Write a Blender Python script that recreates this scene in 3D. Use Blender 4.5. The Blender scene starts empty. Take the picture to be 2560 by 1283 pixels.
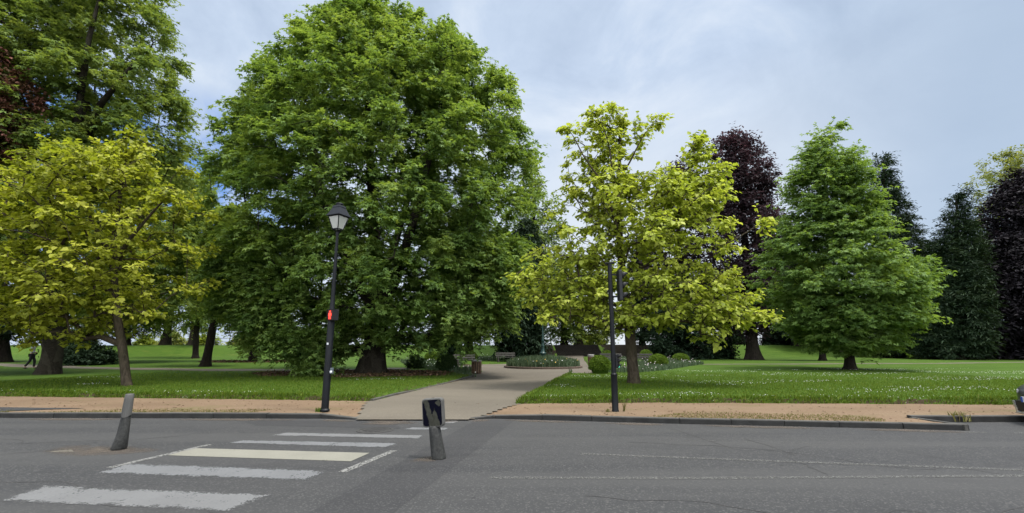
import bpy, bmesh, math, random
import numpy as np
from mathutils import Vector, Matrix

random.seed(7)
RNG = np.random.default_rng(11)
C = bpy.context.scene.collection
PI = math.pi

# ------------------------------------------------------------------ survey helpers
F, CX, CY, HCAM = 1184.0, 1280.0, 641.5, 1.6
PITCH = math.atan(227.5 / F)
CP, SP = math.cos(PITCH), math.sin(PITCH)

def gp(px, py, z=0.0):
    """survey: where a sight line meets the level z"""
    u, v = (px - CX) / F, (py - CY) / F
    t = (z - HCAM) / (SP - v * CP)
    return (u * t, t * (CP + v * SP), z)

def at(px, py, Y):
    """survey: where a sight line meets the distance Y"""
    u, v = (px - CX) / F, (py - CY) / F
    t = Y / (CP + v * SP)
    return (u * t, Y, HCAM + t * (SP - v * CP))

def ss(a, b, x):
    t = np.clip((x - a) / (b - a), 0, 1)
    return t * t * (3 - 2 * t)

def wob(x, y, s=1.0, k=0.0):
    x, y = x / s, y / s
    return (np.sin(x * 1.3 + y * .7 + k) + np.sin(x * -.8 + y * 1.9 + 2.1 + k) + np.sin(x * 2.7 + y * 1.1 + 4. + k) * .6
            + np.sin(x * 3.1 - y * 3.7 + 1.3 * k) * .4) / 3.0

# ------------------------------------------------------------------ object helpers
def tag(o, label=None, cat=None, group=None, kind=None):
    if label: o['label'] = label
    if cat: o['category'] = cat
    if group: o['group'] = group
    if kind: o['kind'] = kind
    return o

def empty(name, loc, label, cat, group=None, rz=0.0):
    o = bpy.data.objects.new(name, None)
    C.objects.link(o)
    o.location = loc
    o.rotation_euler = (0, 0, rz)
    o.empty_display_size = .2
    return tag(o, label, cat, group)

def build(name, V, Fc, mat, parent=None, tint=None, smooth=False, mats=None):
    """one mesh object out of arrays; Fc is (n, k)"""
    V = np.asarray(V, dtype=np.float32).reshape(-1, 3)
    Fc = np.asarray(Fc, dtype=np.int32)
    n, k = Fc.shape
    me = bpy.data.meshes.new(name)
    me.vertices.add(len(V))
    me.vertices.foreach_set('co', V.ravel())
    me.loops.add(n * k)
    me.loops.foreach_set('vertex_index', Fc.ravel())
    me.polygons.add(n)
    me.polygons.foreach_set('loop_start', np.arange(0, n * k, k, dtype=np.int32))
    if tint is not None:
        at_ = me.attributes.new('tint', 'FLOAT', 'FACE')
        at_.data.foreach_set('value', np.asarray(tint, dtype=np.float32))
    me.update(calc_edges=True)
    me.materials.append(mat)
    if smooth:
        me.polygons.foreach_set('use_smooth', np.ones(n, dtype=bool))
    o = bpy.data.objects.new(name, me)
    C.objects.link(o)
    if parent: o.parent = parent
    return o

def obj(name, bm, mat, parent=None, smooth=False, bevel=0.0, auto=False):
    me = bpy.data.meshes.new(name)
    bm.normal_update()
    bm.to_mesh(me)
    bm.free()
    for m in (mat if isinstance(mat, (list, tuple)) else [mat]):
        me.materials.append(m)
    if smooth:
        for p in me.polygons: p.use_smooth = True
        if auto:
            try: me.set_sharp_from_angle(angle=math.radians(38))
            except Exception: pass
    o = bpy.data.objects.new(name, me)
    C.objects.link(o)
    if parent: o.parent = parent
    if bevel:
        b = o.modifiers.new('Bevel', 'BEVEL')
        b.width = bevel; b.segments = 2; b.limit_method = 'ANGLE'
    return o

def bx(bm, lo, hi, M=None):
    vs = [bm.verts.new((x, y, z)) for x in (lo[0], hi[0]) for y in (lo[1], hi[1]) for z in (lo[2], hi[2])]
    for f in ((0, 1, 3, 2), (4, 6, 7, 5), (0, 4, 5, 1), (2, 3, 7, 6), (0, 2, 6, 4), (1, 5, 7, 3)):
        bm.faces.new([vs[i] for i in f])
    if M is not None:
        for v in vs: v.co = M @ v.co
    return vs

def lathe(bm, prof, n=20, M=None, cap=True):
    rings = []
    for r, z in prof:
        ring = [bm.verts.new((r * math.cos(2 * PI * i / n), r * math.sin(2 * PI * i / n), z)) for i in range(n)]
        rings.append(ring)
    for a, b in zip(rings, rings[1:]):
        for i in range(n):
            bm.faces.new((a[i], a[(i + 1) % n], b[(i + 1) % n], b[i]))
    if cap:
        bm.faces.new(rings[0][::-1]); bm.faces.new(rings[-1])
    if M is not None:
        for ring in rings:
            for v in ring: v.co = M @ v.co
    return rings

def tube(bm, pts, rad, n=8, cap=True, M=None):
    pts = [Vector(p) for p in pts]
    if not isinstance(rad, (list, tuple)): rad = [rad] * len(pts)
    rings = []
    ref = Vector((.31, .2, .93)).normalized()
    for i, p in enumerate(pts):
        d = (pts[min(i + 1, len(pts) - 1)] - pts[max(i - 1, 0)]).normalized()
        a = d.cross(ref)
        if a.length < .05: a = d.cross(Vector((1, 0, 0)))
        a.normalize(); b = d.cross(a)
        rings.append([bm.verts.new(p + (a * math.cos(2 * PI * k / n) + b * math.sin(2 * PI * k / n)) * rad[i]) for k in range(n)])
    for r0, r1 in zip(rings, rings[1:]):
        for k in range(n):
            bm.faces.new((r0[k], r0[(k + 1) % n], r1[(k + 1) % n], r1[k]))
    if cap:
        bm.faces.new(rings[0][::-1]); bm.faces.new(rings[-1])
    if M is not None:
        for r in rings:
            for v in r: v.co = M @ v.co

def prism(bm, outline, y0, y1, M=None):
    """outline in x,z extruded from y0 to y1"""
    a = [bm.verts.new((x, y0, z)) for x, z in outline]
    b = [bm.verts.new((x, y1, z)) for x, z in outline]
    n = len(a)
    bm.faces.new(a); bm.faces.new(b[::-1])
    for i in range(n):
        bm.faces.new((a[i], b[i], b[(i + 1) % n], a[(i + 1) % n]))
    if M is not None:
        for v in a + b: v.co = M @ v.co

def RZ(deg): return Matrix.Rotation(math.radians(deg), 4, 'Z')
def TR(x, y, z): return Matrix.Translation((x, y, z))

# ------------------------------------------------------------------ materials
def new_mat(name):
    m = bpy.data.materials.new(name)
    m.use_nodes = True
    nt = m.node_tree
    b = nt.nodes['Principled BSDF']
    return m, nt, b

def N(nt, typ, **kw):
    n = nt.nodes.new(typ)
    for k, v in kw.items(): setattr(n, k, v)
    return n

def noise(nt, vec, scale, detail=4, rough=.55, dist=0.0):
    n = N(nt, 'ShaderNodeTexNoise')
    n.inputs['Scale'].default_value = scale
    n.inputs['Detail'].default_value = detail
    n.inputs['Roughness'].default_value = rough
    n.inputs['Distortion'].default_value = dist
    if vec is not None: nt.links.new(vec, n.inputs['Vector'])
    return n.outputs['Fac']

def ramp(nt, fac, stops, interp='LINEAR'):
    r = N(nt, 'ShaderNodeValToRGB')
    cr = r.color_ramp
    cr.interpolation = interp
    while len(cr.elements) < len(stops): cr.elements.new(.5)
    for e, (p, c) in zip(cr.elements, stops):
        e.position = p
        e.color = (c, c, c, 1) if isinstance(c, (int, float)) else (*c, 1)
    nt.links.new(fac, r.inputs['Fac'])
    return r.outputs['Color']

def mix(nt, fac, a, b, mode='MIX'):
    m = N(nt, 'ShaderNodeMix', data_type='RGBA', blend_type=mode)
    for sock, val in ((m.inputs[0], fac), (m.inputs[6], a), (m.inputs[7], b)):
        if isinstance(val, (int, float)): sock.default_value = val if sock.type == 'VALUE' else (val, val, val, 1)
        elif isinstance(val, (tuple, list)): sock.default_value = (*val, 1)
        else: nt.links.new(val, sock)
    return m.outputs[2]

def math_n(nt, op, a, b=0.0, c=None, clamp=False):
    m = N(nt, 'ShaderNodeMath', operation=op, use_clamp=clamp)
    for sock, val in zip(m.inputs, (a, b, c)):
        if val is None: continue
        if isinstance(val, (int, float)): sock.default_value = val
        else: nt.links.new(val, sock)
    return m.outputs[0]

def coord(nt, which='Object', scale=None):
    t = N(nt, 'ShaderNodeTexCoord')
    o = t.outputs[which]
    if scale:
        mp = N(nt, 'ShaderNodeMapping')
        mp.inputs['Scale'].default_value = scale
        nt.links.new(o, mp.inputs['Vector'])
        o = mp.outputs['Vector']
    return o

def bump(nt, b, h, strength=.3, dist=.02):
    bp = N(nt, 'ShaderNodeBump')
    bp.inputs['Strength'].default_value = strength
    bp.inputs['Distance'].default_value = dist
    nt.links.new(h, bp.inputs['Height'])
    nt.links.new(bp.outputs['Normal'], b.inputs['Normal'])

def plain(name, col, rough=.6, metal=0.0, var=.25, scale=6.0, spec=.4, emit=None, es=0.0, bmp=0.0):
    m, nt, b = new_mat(name)
    v = coord(nt)
    f = noise(nt, v, scale, 6, .6)
    lo = tuple(c * (1 - var) for c in col); hi = tuple(min(1, c * (1 + var)) for c in col)
    nt.links.new(ramp(nt, f, [(.3, lo), (.7, hi)]), b.inputs['Base Color'])
    b.inputs['Roughness'].default_value = rough
    b.inputs['Metallic'].default_value = metal
    b.inputs['Specular IOR Level'].default_value = spec
    if emit:
        b.inputs['Emission Color'].default_value = (*emit, 1)
        b.inputs['Emission Strength'].default_value = es
    if bmp:
        bump(nt, b, noise(nt, v, scale * 8, 4), bmp, .01)
    return m

def leaf_mat(name, stops, transl=.3, tcol=None, rough=.6, spec=.12):
    m, nt, b = new_mat(name)
    a = N(nt, 'ShaderNodeAttribute', attribute_name='tint')
    col = ramp(nt, a.outputs['Fac'], stops)
    nt.links.new(col, b.inputs['Base Color'])
    b.inputs['Roughness'].default_value = rough
    b.inputs['Specular IOR Level'].default_value = spec
    if transl > 0:
        tr = N(nt, 'ShaderNodeBsdfTranslucent')
        tc = mix(nt, 1.0, col, tcol or (1.5, 1.35, .6), 'MULTIPLY')
        nt.links.new(tc, tr.inputs['Color'])
        mx = N(nt, 'ShaderNodeMixShader')
        mx.inputs[0].default_value = transl
        nt.links.new(b.outputs[0], mx.inputs[1]); nt.links.new(tr.outputs[0], mx.inputs[2])
        nt.links.new(mx.outputs[0], nt.nodes['Material Output'].inputs['Surface'])
    return m

def bark_mat(name, c0, c1, scale=1.0, vert=.25, strength=.8):
    m, nt, b = new_mat(name)
    v = coord(nt, 'Object', (scale, scale, scale * vert))
    f = noise(nt, v, 9, 8, .65, .4)
    g_ = noise(nt, coord(nt, 'Object'), 1.7, 3)
    col = ramp(nt, f, [(.32, c0), (.68, c1)])
    col = mix(nt, ramp(nt, g_, [(.45, 0.), (.75, .55)]), col, (c1[0] * .6, c1[1] * .75, c1[2] * .5))
    nt.links.new(col, b.inputs['Base Color'])
    b.inputs['Roughness'].default_value = .9
    b.inputs['Specular IOR Level'].default_value = .05
    bump(nt, b, f, strength, .05)
    return m

def mottled_bark(name):
    m, nt, b = new_mat(name)
    v = coord(nt, 'Object')
    vo = N(nt, 'ShaderNodeTexVoronoi')
    vo.inputs['Scale'].default_value = 3.2
    mp = N(nt, 'ShaderNodeMapping'); mp.inputs['Scale'].default_value = (1, 1, .5)
    nt.links.new(v, mp.inputs['Vector']); nt.links.new(mp.outputs[0], vo.inputs['Vector'])
    sep = N(nt, 'ShaderNodeSeparateColor'); nt.links.new(vo.outputs['Color'], sep.inputs[0])
    f = noise(nt, v, 12, 6, .6)
    col = ramp(nt, sep.outputs[0], [(.2, (.022, .019, .015)), (.5, (.036, .032, .024)), (.85, (.058, .053, .040))])
    col = mix(nt, .5, col, ramp(nt, f, [(.3, (.013, .011, .009)), (.7, (.045, .040, .030))]))
    nt.links.new(col, b.inputs['Base Color'])
    b.inputs['Roughness'].default_value = .95; b.inputs['Specular IOR Level'].default_value = .04
    bump(nt, b, f, 1.0, .08)
    return m

# asphalt colours used on the road and under worn paint
def asphalt_nodes(nt, v):
    big = noise(nt, v, .35, 4, .55, .3)
    mid = noise(nt, v, 2.4, 5, .6)
    fine = noise(nt, v, 55, 3, .7)
    streak = noise(nt, coord(nt, 'Object', (.12, 1.6, 1)), 1.5, 4, .6)
    vo = N(nt, 'ShaderNodeTexVoronoi'); vo.inputs['Scale'].default_value = 60
    nt.links.new(v, vo.inputs['Vector'])
    col = ramp(nt, big, [(.3, (0.03262, 0.03348, 0.03564)), (.5, (0.03989, 0.04018, 0.0414)), (.72, (0.04788, 0.04687, 0.04644))])
    col = mix(nt, .55, col, ramp(nt, streak, [(.35, (0.03118, 0.0324, 0.03478)), (.65, (0.04788, 0.04838, 0.04874))]))
    col = mix(nt, .35, col, ramp(nt, mid, [(.3, (0.02974, 0.03053, 0.03247)), (.7, (0.04997, 0.04982, 0.04946))]))
    col = mix(nt, ramp(nt, fine, [(.35, .7), (.75, 0.)]), col, (0.02246, 0.02311, 0.02477))
    sep = N(nt, 'ShaderNodeSeparateColor'); nt.links.new(vo.outputs['Color'], sep.inputs[0])
    col = mix(nt, ramp(nt, sep.outputs[0], [(.78, 0.), (.95, .85)]), col, (0.0765, 0.0756, 0.0738))
    st = noise(nt, v, .9, 6, .62, .8)
    col = mix(nt, ramp(nt, st, [(.56, 0.), (.70, .5)]), col, (0.0234, 0.0234, 0.0243))
    rot = N(nt, 'ShaderNodeMapping'); rot.inputs['Rotation'].default_value = (0, 0, math.radians(6.7)); rot.inputs['Scale'].default_value = (.04, .55, 1)
    nt.links.new(v, rot.inputs['Vector'])
    lane = noise(nt, rot.outputs[0], 2.0, 3, .5)
    col = mix(nt, ramp(nt, lane, [(.42, 0.), (.62, .55)]), col, (0.0522, 0.0522, 0.05175))
    spots = noise(nt, v, 5.5, 3, .5)
    col = mix(nt, ramp(nt, spots, [(.70, 0.), (.74, .6)]), col, (0.018, 0.018, 0.0189))
    return col, fine

def asphalt(name, tone=(1, 1, 1)):
    m, nt, b = new_mat(name)
    v = coord(nt)
    col, fine = asphalt_nodes(nt, v)
    # long faint tyre-worn bands and hairline cracks
    col = mix(nt, 1.0, col, tone, 'MULTIPLY')
    nt.links.new(col, b.inputs['Base Color'])
    b.inputs['Roughness'].default_value = .82
    b.inputs['Specular IOR Level'].default_value = .3
    bump(nt, b, fine, .35, .006)
    return m

def paint_mat(name, col, wear=.5, scale=7.0, edge=0.0):
    """worn road paint: asphalt shows through where the paint has gone"""
    m, nt, b = new_mat(name)
    v = coord(nt)
    f = noise(nt, v, scale, 8, .72, .2)
    f2 = noise(nt, v, 38, 4, .7)
    mask = math_n(nt, 'ADD', math_n(nt, 'MULTIPLY', f, .55), math_n(nt, 'MULTIPLY', f2, .45))
    uv = coord(nt, 'UV')
    sp = N(nt, 'ShaderNodeSeparateXYZ'); nt.links.new(uv, sp.inputs[0])
    # u, v run 0..1 over a marking: distance to its nearest edge
    def near(sck):
        return math_n(nt, 'SUBTRACT', 1.0, math_n(nt, 'ABSOLUTE', math_n(nt, 'MULTIPLY_ADD', sck, 2.0, -1.0)))
    e = math_n(nt, 'MINIMUM', math_n(nt, 'MULTIPLY', near(sp.outputs[0]), 5.0), near(sp.outputs[1]))
    e = math_n(nt, 'MULTIPLY', math_n(nt, 'MINIMUM', e, .4), edge)
    mask = math_n(nt, 'ADD', mask, math_n(nt, 'SUBTRACT', e, edge * .3))
    a = ramp(nt, mask, [(wear - .035, 0.), (wear + .045, 1.)])
    dirt = noise(nt, v, 1.6, 5, .6)
    pc = mix(nt, ramp(nt, dirt, [(.35, .55), (.7, 0.)]), col, tuple(c * .72 for c in col))
    pc = mix(nt, ramp(nt, f2, [(.3, .35), (.6, 0.)]), pc, tuple(c * .5 for c in col))
    nt.links.new(pc, b.inputs['Base Color'])
    b.inputs['Roughness'].default_value = .7
    tr = N(nt, 'ShaderNodeBsdfTransparent')
    mx = N(nt, 'ShaderNodeMixShader')
    nt.links.new(a, mx.inputs[0]); nt.links.new(tr.outputs[0], mx.inputs[1]); nt.links.new(b.outputs[0], mx.inputs[2])
    nt.links.new(mx.outputs[0], nt.nodes['Material Output'].inputs['Surface'])
    return m

def sand_mat(name, stops, scale=1.0, extra=None):
    m, nt, b = new_mat(name)
    v = coord(nt)
    big = noise(nt, coord(nt, 'Object', (.5, 1, 1)), .7 * scale, 5, .6, .3)
    fine = noise(nt, v, 38, 5, .75)
    col = ramp(nt, big, stops)
    col = mix(nt, ramp(nt, fine, [(.38, .55), (.62, 0.)]), col, tuple(c * .55 for c in stops[0][1]))
    vo = N(nt, 'ShaderNodeTexVoronoi'); vo.inputs['Scale'].default_value = 70
    nt.links.new(v, vo.inputs['Vector'])
    sep = N(nt, 'ShaderNodeSeparateColor'); nt.links.new(vo.outputs['Color'], sep.inputs[0])
    col = mix(nt, ramp(nt, sep.outputs[1], [(.86, 0.), (.97, .22)]), col, (.22, .195, .16))
    if extra:   # moss / dead grass patches
        e = noise(nt, coord(nt, 'Object', (.35, 1.2, 1)), 1.3, 6, .65)
        col = mix(nt, ramp(nt, e, [(.56, 0.), (.68, .75)]), col, extra)
    nt.links.new(col, b.inputs['Base Color'])
    b.inputs['Roughness'].default_value = .95
    b.inputs['Specular IOR Level'].default_value = .15
    bump(nt, b, fine, .5, .012)
    return m

def lawn_mat():
    m, nt, b = new_mat('lawn grass')
    v = coord(nt)
    big = noise(nt, coord(nt, 'Object', (.4, 1, 1)), .35, 4, .6)
    mid = noise(nt, coord(nt, 'Object', (.6, 1, 1)), 2.2, 6, .7)
    fine = noise(nt, v, 30, 4, .75)
    col = ramp(nt, big, [(.3, (0.03781, 0.07816, 0.009088)), (.55, (0.05881, 0.108, 0.01212)), (.8, (0.08403, 0.1316, 0.01818))])
    col = mix(nt, .5, col, ramp(nt, mid, [(.3, (0.03151, 0.06787, 0.007068)), (.7, (0.09242, 0.144, 0.0202))]))
    col = mix(nt, ramp(nt, fine, [(.3, .7), (.65, 0.)]), col, (0.01681, 0.04525, 0.006059))
    dryp = noise(nt, coord(nt, 'Object', (.35, .9, 1)), .9, 5, .65)
    col = mix(nt, ramp(nt, dryp, [(.58, 0.), (.74, .55)]), col, (0.0992, 0.1052, 0.02468))
    # earth showing on the steep lip along the pavement
    g_ = N(nt, 'ShaderNodeNewGeometry'); sp = N(nt, 'ShaderNodeSeparateXYZ')
    nt.links.new(g_.outputs['True Normal'], sp.inputs[0])
    st = math_n(nt, 'ADD', sp.outputs[2], math_n(nt, 'MULTIPLY', mid, .35))
    col = mix(nt, ramp(nt, st, [(.92, 1.), (1.08, 0.)]), col, (0.04201, 0.03085, 0.01818))
    nt.links.new(col, b.inputs['Base Color'])
    b.inputs['Roughness'].default_value = .9
    b.inputs['Specular IOR Level'].default_value = .1
    bump(nt, b, fine, .7, .03)
    return m

M = {}
M['asphalt'] = asphalt('asphalt')
M['patch'] = asphalt('dark asphalt patch', (.80, .80, .82))
M['paint'] = paint_mat('worn white paint', (.136, .138, .140), .425, 4.2, .34)
M['paint2'] = paint_mat('cream paint', (.205, .20, .165), .345, 3.0, .16)
M['paint3'] = paint_mat('worn grey white paint', (.130, .134, .139), .440, 4.2, .38)
M['paint_line'] = paint_mat('flaking line paint', (.112, .112, .106), .50, 30.0, 0.0)
M['paint_dots'] = paint_mat('dotted border paint', (.20, .20, .19), .475, 16.0, 0.0)
M['paint_faint'] = paint_mat('nearly gone line paint', (.12, .118, .112), .57, 9.0, 0.0)
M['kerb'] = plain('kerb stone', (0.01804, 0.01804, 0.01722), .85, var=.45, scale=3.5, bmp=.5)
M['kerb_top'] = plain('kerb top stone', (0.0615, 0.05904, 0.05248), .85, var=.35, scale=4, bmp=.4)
M['sand'] = sand_mat('sandy pavement', [(.25, (0.14, 0.0946, 0.05946)), (.5, (0.1794, 0.124, 0.0799)), (.8, (0.2144, 0.1579, 0.104))], 1.0, (0.105, 0.09643, 0.04181))
M['gravel'] = sand_mat('pale gravel path', [(.25, (0.11, 0.0968, 0.07776)), (.5, (0.1342, 0.1188, 0.09504)), (.8, (0.165, 0.1463, 0.1166))], .6)
M['sidepath'] = sand_mat('park footpath', [(.25, (0.0984, 0.08856, 0.06724)), (.5, (0.1271, 0.1148, 0.08856)), (.8, (0.1558, 0.1394, 0.1107))], .6)
M['lawn'] = lawn_mat()
M['soil'] = plain('soil', (0.0451, 0.0328, 0.02132), .95, var=.5, scale=5, bmp=.6)
M['mulch'] = plain('mulch', (0.0369, 0.0246, 0.0164), .95, var=.6, scale=9, bmp=.8)
M['stone'] = plain('grey stone', (0.1394, 0.1271, 0.1066), .9, var=.4, scale=4, bmp=.5)
M['steps'] = plain('dark stone', (0.0615, 0.05412, 0.04756), .9, var=.4, scale=3, bmp=.4)
M['black_metal'] = plain('black green metal', (0.00369, 0.00492, 0.00697), .5, 0.0, .3, 9, .22)
M['lamp_roof'] = plain('slate lamp roof', (0.0082, 0.00984, 0.01394), .5, 0.0, .25, 7, .3)
M['dark_plastic'] = plain('dark plastic', (0.0082, 0.00902, 0.01066), .5, 0.0, .3, 12, .3)
M['green_metal'] = plain('dark green cast iron', (0.0082, 0.0369, 0.0328), .42, 0.0, .3, 9, .5)
M['sticker'] = plain('white sticker', (0.574, 0.5904, 0.6068), .5, var=.08)
M['wood'] = plain('weathered bench wood', (.055, .052, .045), .85, var=.4, scale=10)
M['bin_wood'] = plain('brown bin slats', (.11, .070, .042), .75, var=.4, scale=8)
M['bin_top'] = plain('pale bin lid', (.26, .25, .235), .6, var=.15)
M['brick'] = plain('brown edging', (.085, .060, .045), .9, var=.4, scale=6)
M['bank'] = plain('earth with painted shade', (.016, .0135, .0095), .95, var=.5, scale=2.5, spec=.05, bmp=.8)  # brown earth darkened to carry the shade under the trees
M['rail'] = plain('rail metal', (.12, .12, .12), .6, var=.2)

m, nt, b = new_mat('worn steps with painted riser shade')  # risers coloured darker than treads, painting in their shade
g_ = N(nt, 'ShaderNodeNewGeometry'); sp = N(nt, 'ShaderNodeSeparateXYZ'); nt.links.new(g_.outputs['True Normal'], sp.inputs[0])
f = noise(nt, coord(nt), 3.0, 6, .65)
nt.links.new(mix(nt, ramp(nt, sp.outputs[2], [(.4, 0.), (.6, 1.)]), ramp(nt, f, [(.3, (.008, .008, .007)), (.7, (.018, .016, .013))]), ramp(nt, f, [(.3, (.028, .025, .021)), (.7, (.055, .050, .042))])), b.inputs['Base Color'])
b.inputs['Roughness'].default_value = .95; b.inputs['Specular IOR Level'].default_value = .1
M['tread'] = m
# ------------------------------------------------------------------ terrain
def base_h(x, y):
    z = .21 + .14 * ss(30, 50, y) + .15 * ss(50, 58, y) + 1.42 * ss(57.5, 64, y + 1.2 * wob(x, y, 9))
    z = z - 22 * ss(80, 150, y)
    z = z + .035 * wob(x, y, 3.2) * ss(13, 18, y) + .04 * wob(x, y, 11, 1.) * ss(20, 40, y)
    return z

def sd_poly(x, y, poly):
    """signed distance, negative inside"""
    x = np.asarray(x, float); y = np.asarray(y, float)
    d = np.full(x.shape, 1e9); inside = np.zeros(x.shape, bool)
    n = len(poly)
    for i in range(n):
        ax, ay = poly[i][:2]; bx_, by = poly[(i + 1) % n][:2]
        ex, ey = bx_ - ax, by - ay
        t = np.clip(((x - ax) * ex + (y - ay) * ey) / (ex * ex + ey * ey + 1e-12), 0, 1)
        d = np.minimum(d, np.hypot(x - ax - t * ex, y - ay - t * ey))
        c = ((ay > y) != (by > y)) & (x < (bx_ - ax) * (y - ay) / (by - ay + 1e-15) + ax)
        inside ^= c
    return np.where(inside, -d, d)

ZP = .095   # pavement level
KERB = [gp(x, y) for x, y in ((-900, 1041), (-300, 1043), (0, 1045), (400, 1046), (800, 1047), (905, 1050), (1050, 1051), (1165, 1050),
                              (1235, 1047), (1480, 1054), (1700, 1060), (2100, 1069), (2425, 1077))]
LAWN_L = [gp(x, y, ZP) for x, y in ((-900, 986), (-300, 988), (0, 991), (500, 997), (930, 1003))]
LAWN_R = [gp(x, y, ZP) for x, y in ((1290, 1010), (1500, 1007), (1900, 1008), (2560, 1012), (3200, 1016))]
DRIVE = [KERB[5], LAWN_L[-1], gp(990, 988, ZP), gp(1050, 976, ZP), gp(1120, 958, .1), gp(1182, 941, .1), (-3.2, 27.4), (-1.0, 32), (6.0, 32), (4.5, 27),
         gp(1424, 937, .1), gp(1385, 956, .1), gp(1340, 982, ZP), LAWN_R[0], KERB[7]]
PLAZA_C, PLAZA_R = (2.3, 36.0), 7.0
BED_R = 2.9
LINK = [(2.0, 41), (6.4, 41), (8.6, 58.6), (3.9, 58.6)]
BAY = [(8.75, 10.83, 0), (9.76, 10.82, 0), (11.2, 10.86, 0), (40, 10.4, 0)]
FRONT = KERB + BAY
PAVE = FRONT + [(40, 13.2)] + LAWN_R[::-1] + LAWN_L[::-1]
SIDE_L = [gp(x, y, .22)[:2] for x, y in ((-300, 906), (0, 912.5), (140, 918), (340, 922.5), (640, 925), (900, 924.5), (1000, 921))]
SIDE_R = [gp(x, y, .28)[:2] for x, y in ((1500, 914), (1640, 911), (1760, 911), (2100, 910.5), (2560, 907.5), (2900, 905))]

def sd_line(x, y, line):
    d = np.full(np.asarray(x, float).shape, 1e9)
    for (ax, ay), (bx_, by) in zip(line, line[1:]):
        ex, ey = bx_ - ax, by - ay
        t = np.clip(((x - ax) * ex + (y - ay) * ey) / (ex * ex + ey * ey), 0, 1)
        d = np.minimum(d, np.hypot(x - ax - t * ex, y - ay - t * ey))
    return d

def sd_path(x, y):
    d = sd_poly(x, y, DRIVE)
    d = np.minimum(d, np.hypot(x - PLAZA_C[0], y - PLAZA_C[1]) - PLAZA_R)
    d = np.minimum(d, sd_poly(x, y, LINK))
    return d

def sd_side(x, y):
    return np.minimum(sd_line(x, y, SIDE_L) - 1.25, sd_line(x, y, SIDE_R) - .7)

def sd_pave(x, y): return sd_poly(x, y, PAVE)

def path_h(x, y):
    z = base_h(x, y) - .10
    k = ss(14.5, 18.5, y)
    z = (ZP + .006) * (1 - k) + z * k
    return z - .075 * ss(1.9, .2, y - 10.98)

def pave_h(x, y):
    drop = ss(-5.4, -3.7, x) * ss(.9, -.6, x) * ss(2.4, .3, y - 10.98)
    return ZP - .078 * drop + .006 * wob(x, y, 1.1)

ST = (at(1390, 880, 60)[0], at(1504, 880, 60)[0])
def terr(x, y):
    b = base_h(x, y)
    sp_ = sd_pave(x, y) + .10 * wob(x, y, .35)
    spa = sd_path(x, y) + .06 * wob(x, y, .3, 2.)
    z = b
    lip = ss(.0, .16, sp_)
    z = (ZP - .02) * (1 - lip) + z * lip
    z = np.where(sp_ < -.05, -.35, z)
    l2 = ss(-.10, .16, spa)
    z = np.where(sp_ < -.05, z, (path_h(x, y) - .05) * (1 - l2) + z * l2)
    z = np.where(y < 10.7, -.4, z)
    z = np.where((x > ST[0] + .1) & (x < ST[1] - .1) & (y > 58.3) & (y < 66), np.minimum(z, .2 + .3 * ss(58, 66, y)), z)
    return z

def grid_mesh(name, xs, ys, hf, mat, mask=None):
    X, Y = np.meshgrid(xs, ys)
    Z = hf(X, Y)
    V = np.stack([X, Y, Z], -1).reshape(-1, 3)
    ny, nx = X.shape
    i = np.arange(nx * ny).reshape(ny, nx)
    Fq = np.stack([i[:-1, :-1], i[:-1, 1:], i[1:, 1:], i[1:, :-1]], -1).reshape(-1, 4)
    if mask is not None:
        k = mask(X, Y).reshape(-1)
        Fq = Fq[k[Fq].all(1)]
        used = np.zeros(len(V), bool); used[Fq.ravel()] = True
        re = np.cumsum(used) - 1
        V = V[used]; Fq = re[Fq]
    return build(name, V, Fq, mat, smooth=True)

xs = np.concatenate([np.array([-3000, -1200, -500, -220, -120, -80]), np.arange(-60, -26, .8), np.arange(-26, 26, .15), np.arange(26, 60, .8),
                     np.array([60, 80, 120, 220, 500, 1200, 3000])])
ys = np.concatenate([np.arange(11.6, 22, .07), np.arange(22, 45, .22), np.arange(45, 82, .5), np.array([85, 90, 96, 105, 120, 150, 220, 400, 900, 3000])])
tag(grid_mesh('lawn', xs, ys, terr, M['lawn']), kind='structure')

# road
road = build('road', [(-400, -60, 0), (400, -60, 0), (400, 16, 0), (-400, 16, 0)], [(0, 1, 2, 3)], M['asphalt'])
tag(road, kind='structure')
xs = np.arange(-60, 41, .14)
tag(grid_mesh('pavement', np.concatenate([np.arange(-30, 22, .1), np.arange(22, 40, .5)]), np.arange(7.2, 17.5, .08), pave_h, M['sand'],
              lambda x, y: (sd_pave(x, y) < .22) & (sd_poly(x, y, FRONT + [(40, 40), (-60, 40)]) < -.06)), kind='structure')
tag(grid_mesh('path', np.arange(-9, 11, .12), np.arange(11.02, 59, .12), lambda x, y: path_h(x, y) + .004 * (y < 14), M['gravel'],
              lambda x, y: (sd_path(x, y) < .2) & (np.hypot(x - PLAZA_C[0], y - PLAZA_C[1]) > BED_R - .3)), kind='structure')
tag(grid_mesh('footpath', np.arange(-60, 60, .25), np.arange(26, 52, .2), lambda x, y: terr(x, y) + .008, M['sidepath'],
              lambda x, y: (sd_side(x, y) + .12 * wob(x, y, .7) < 0) & (sd_path(x, y) > -.3)), kind='structure')

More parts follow.
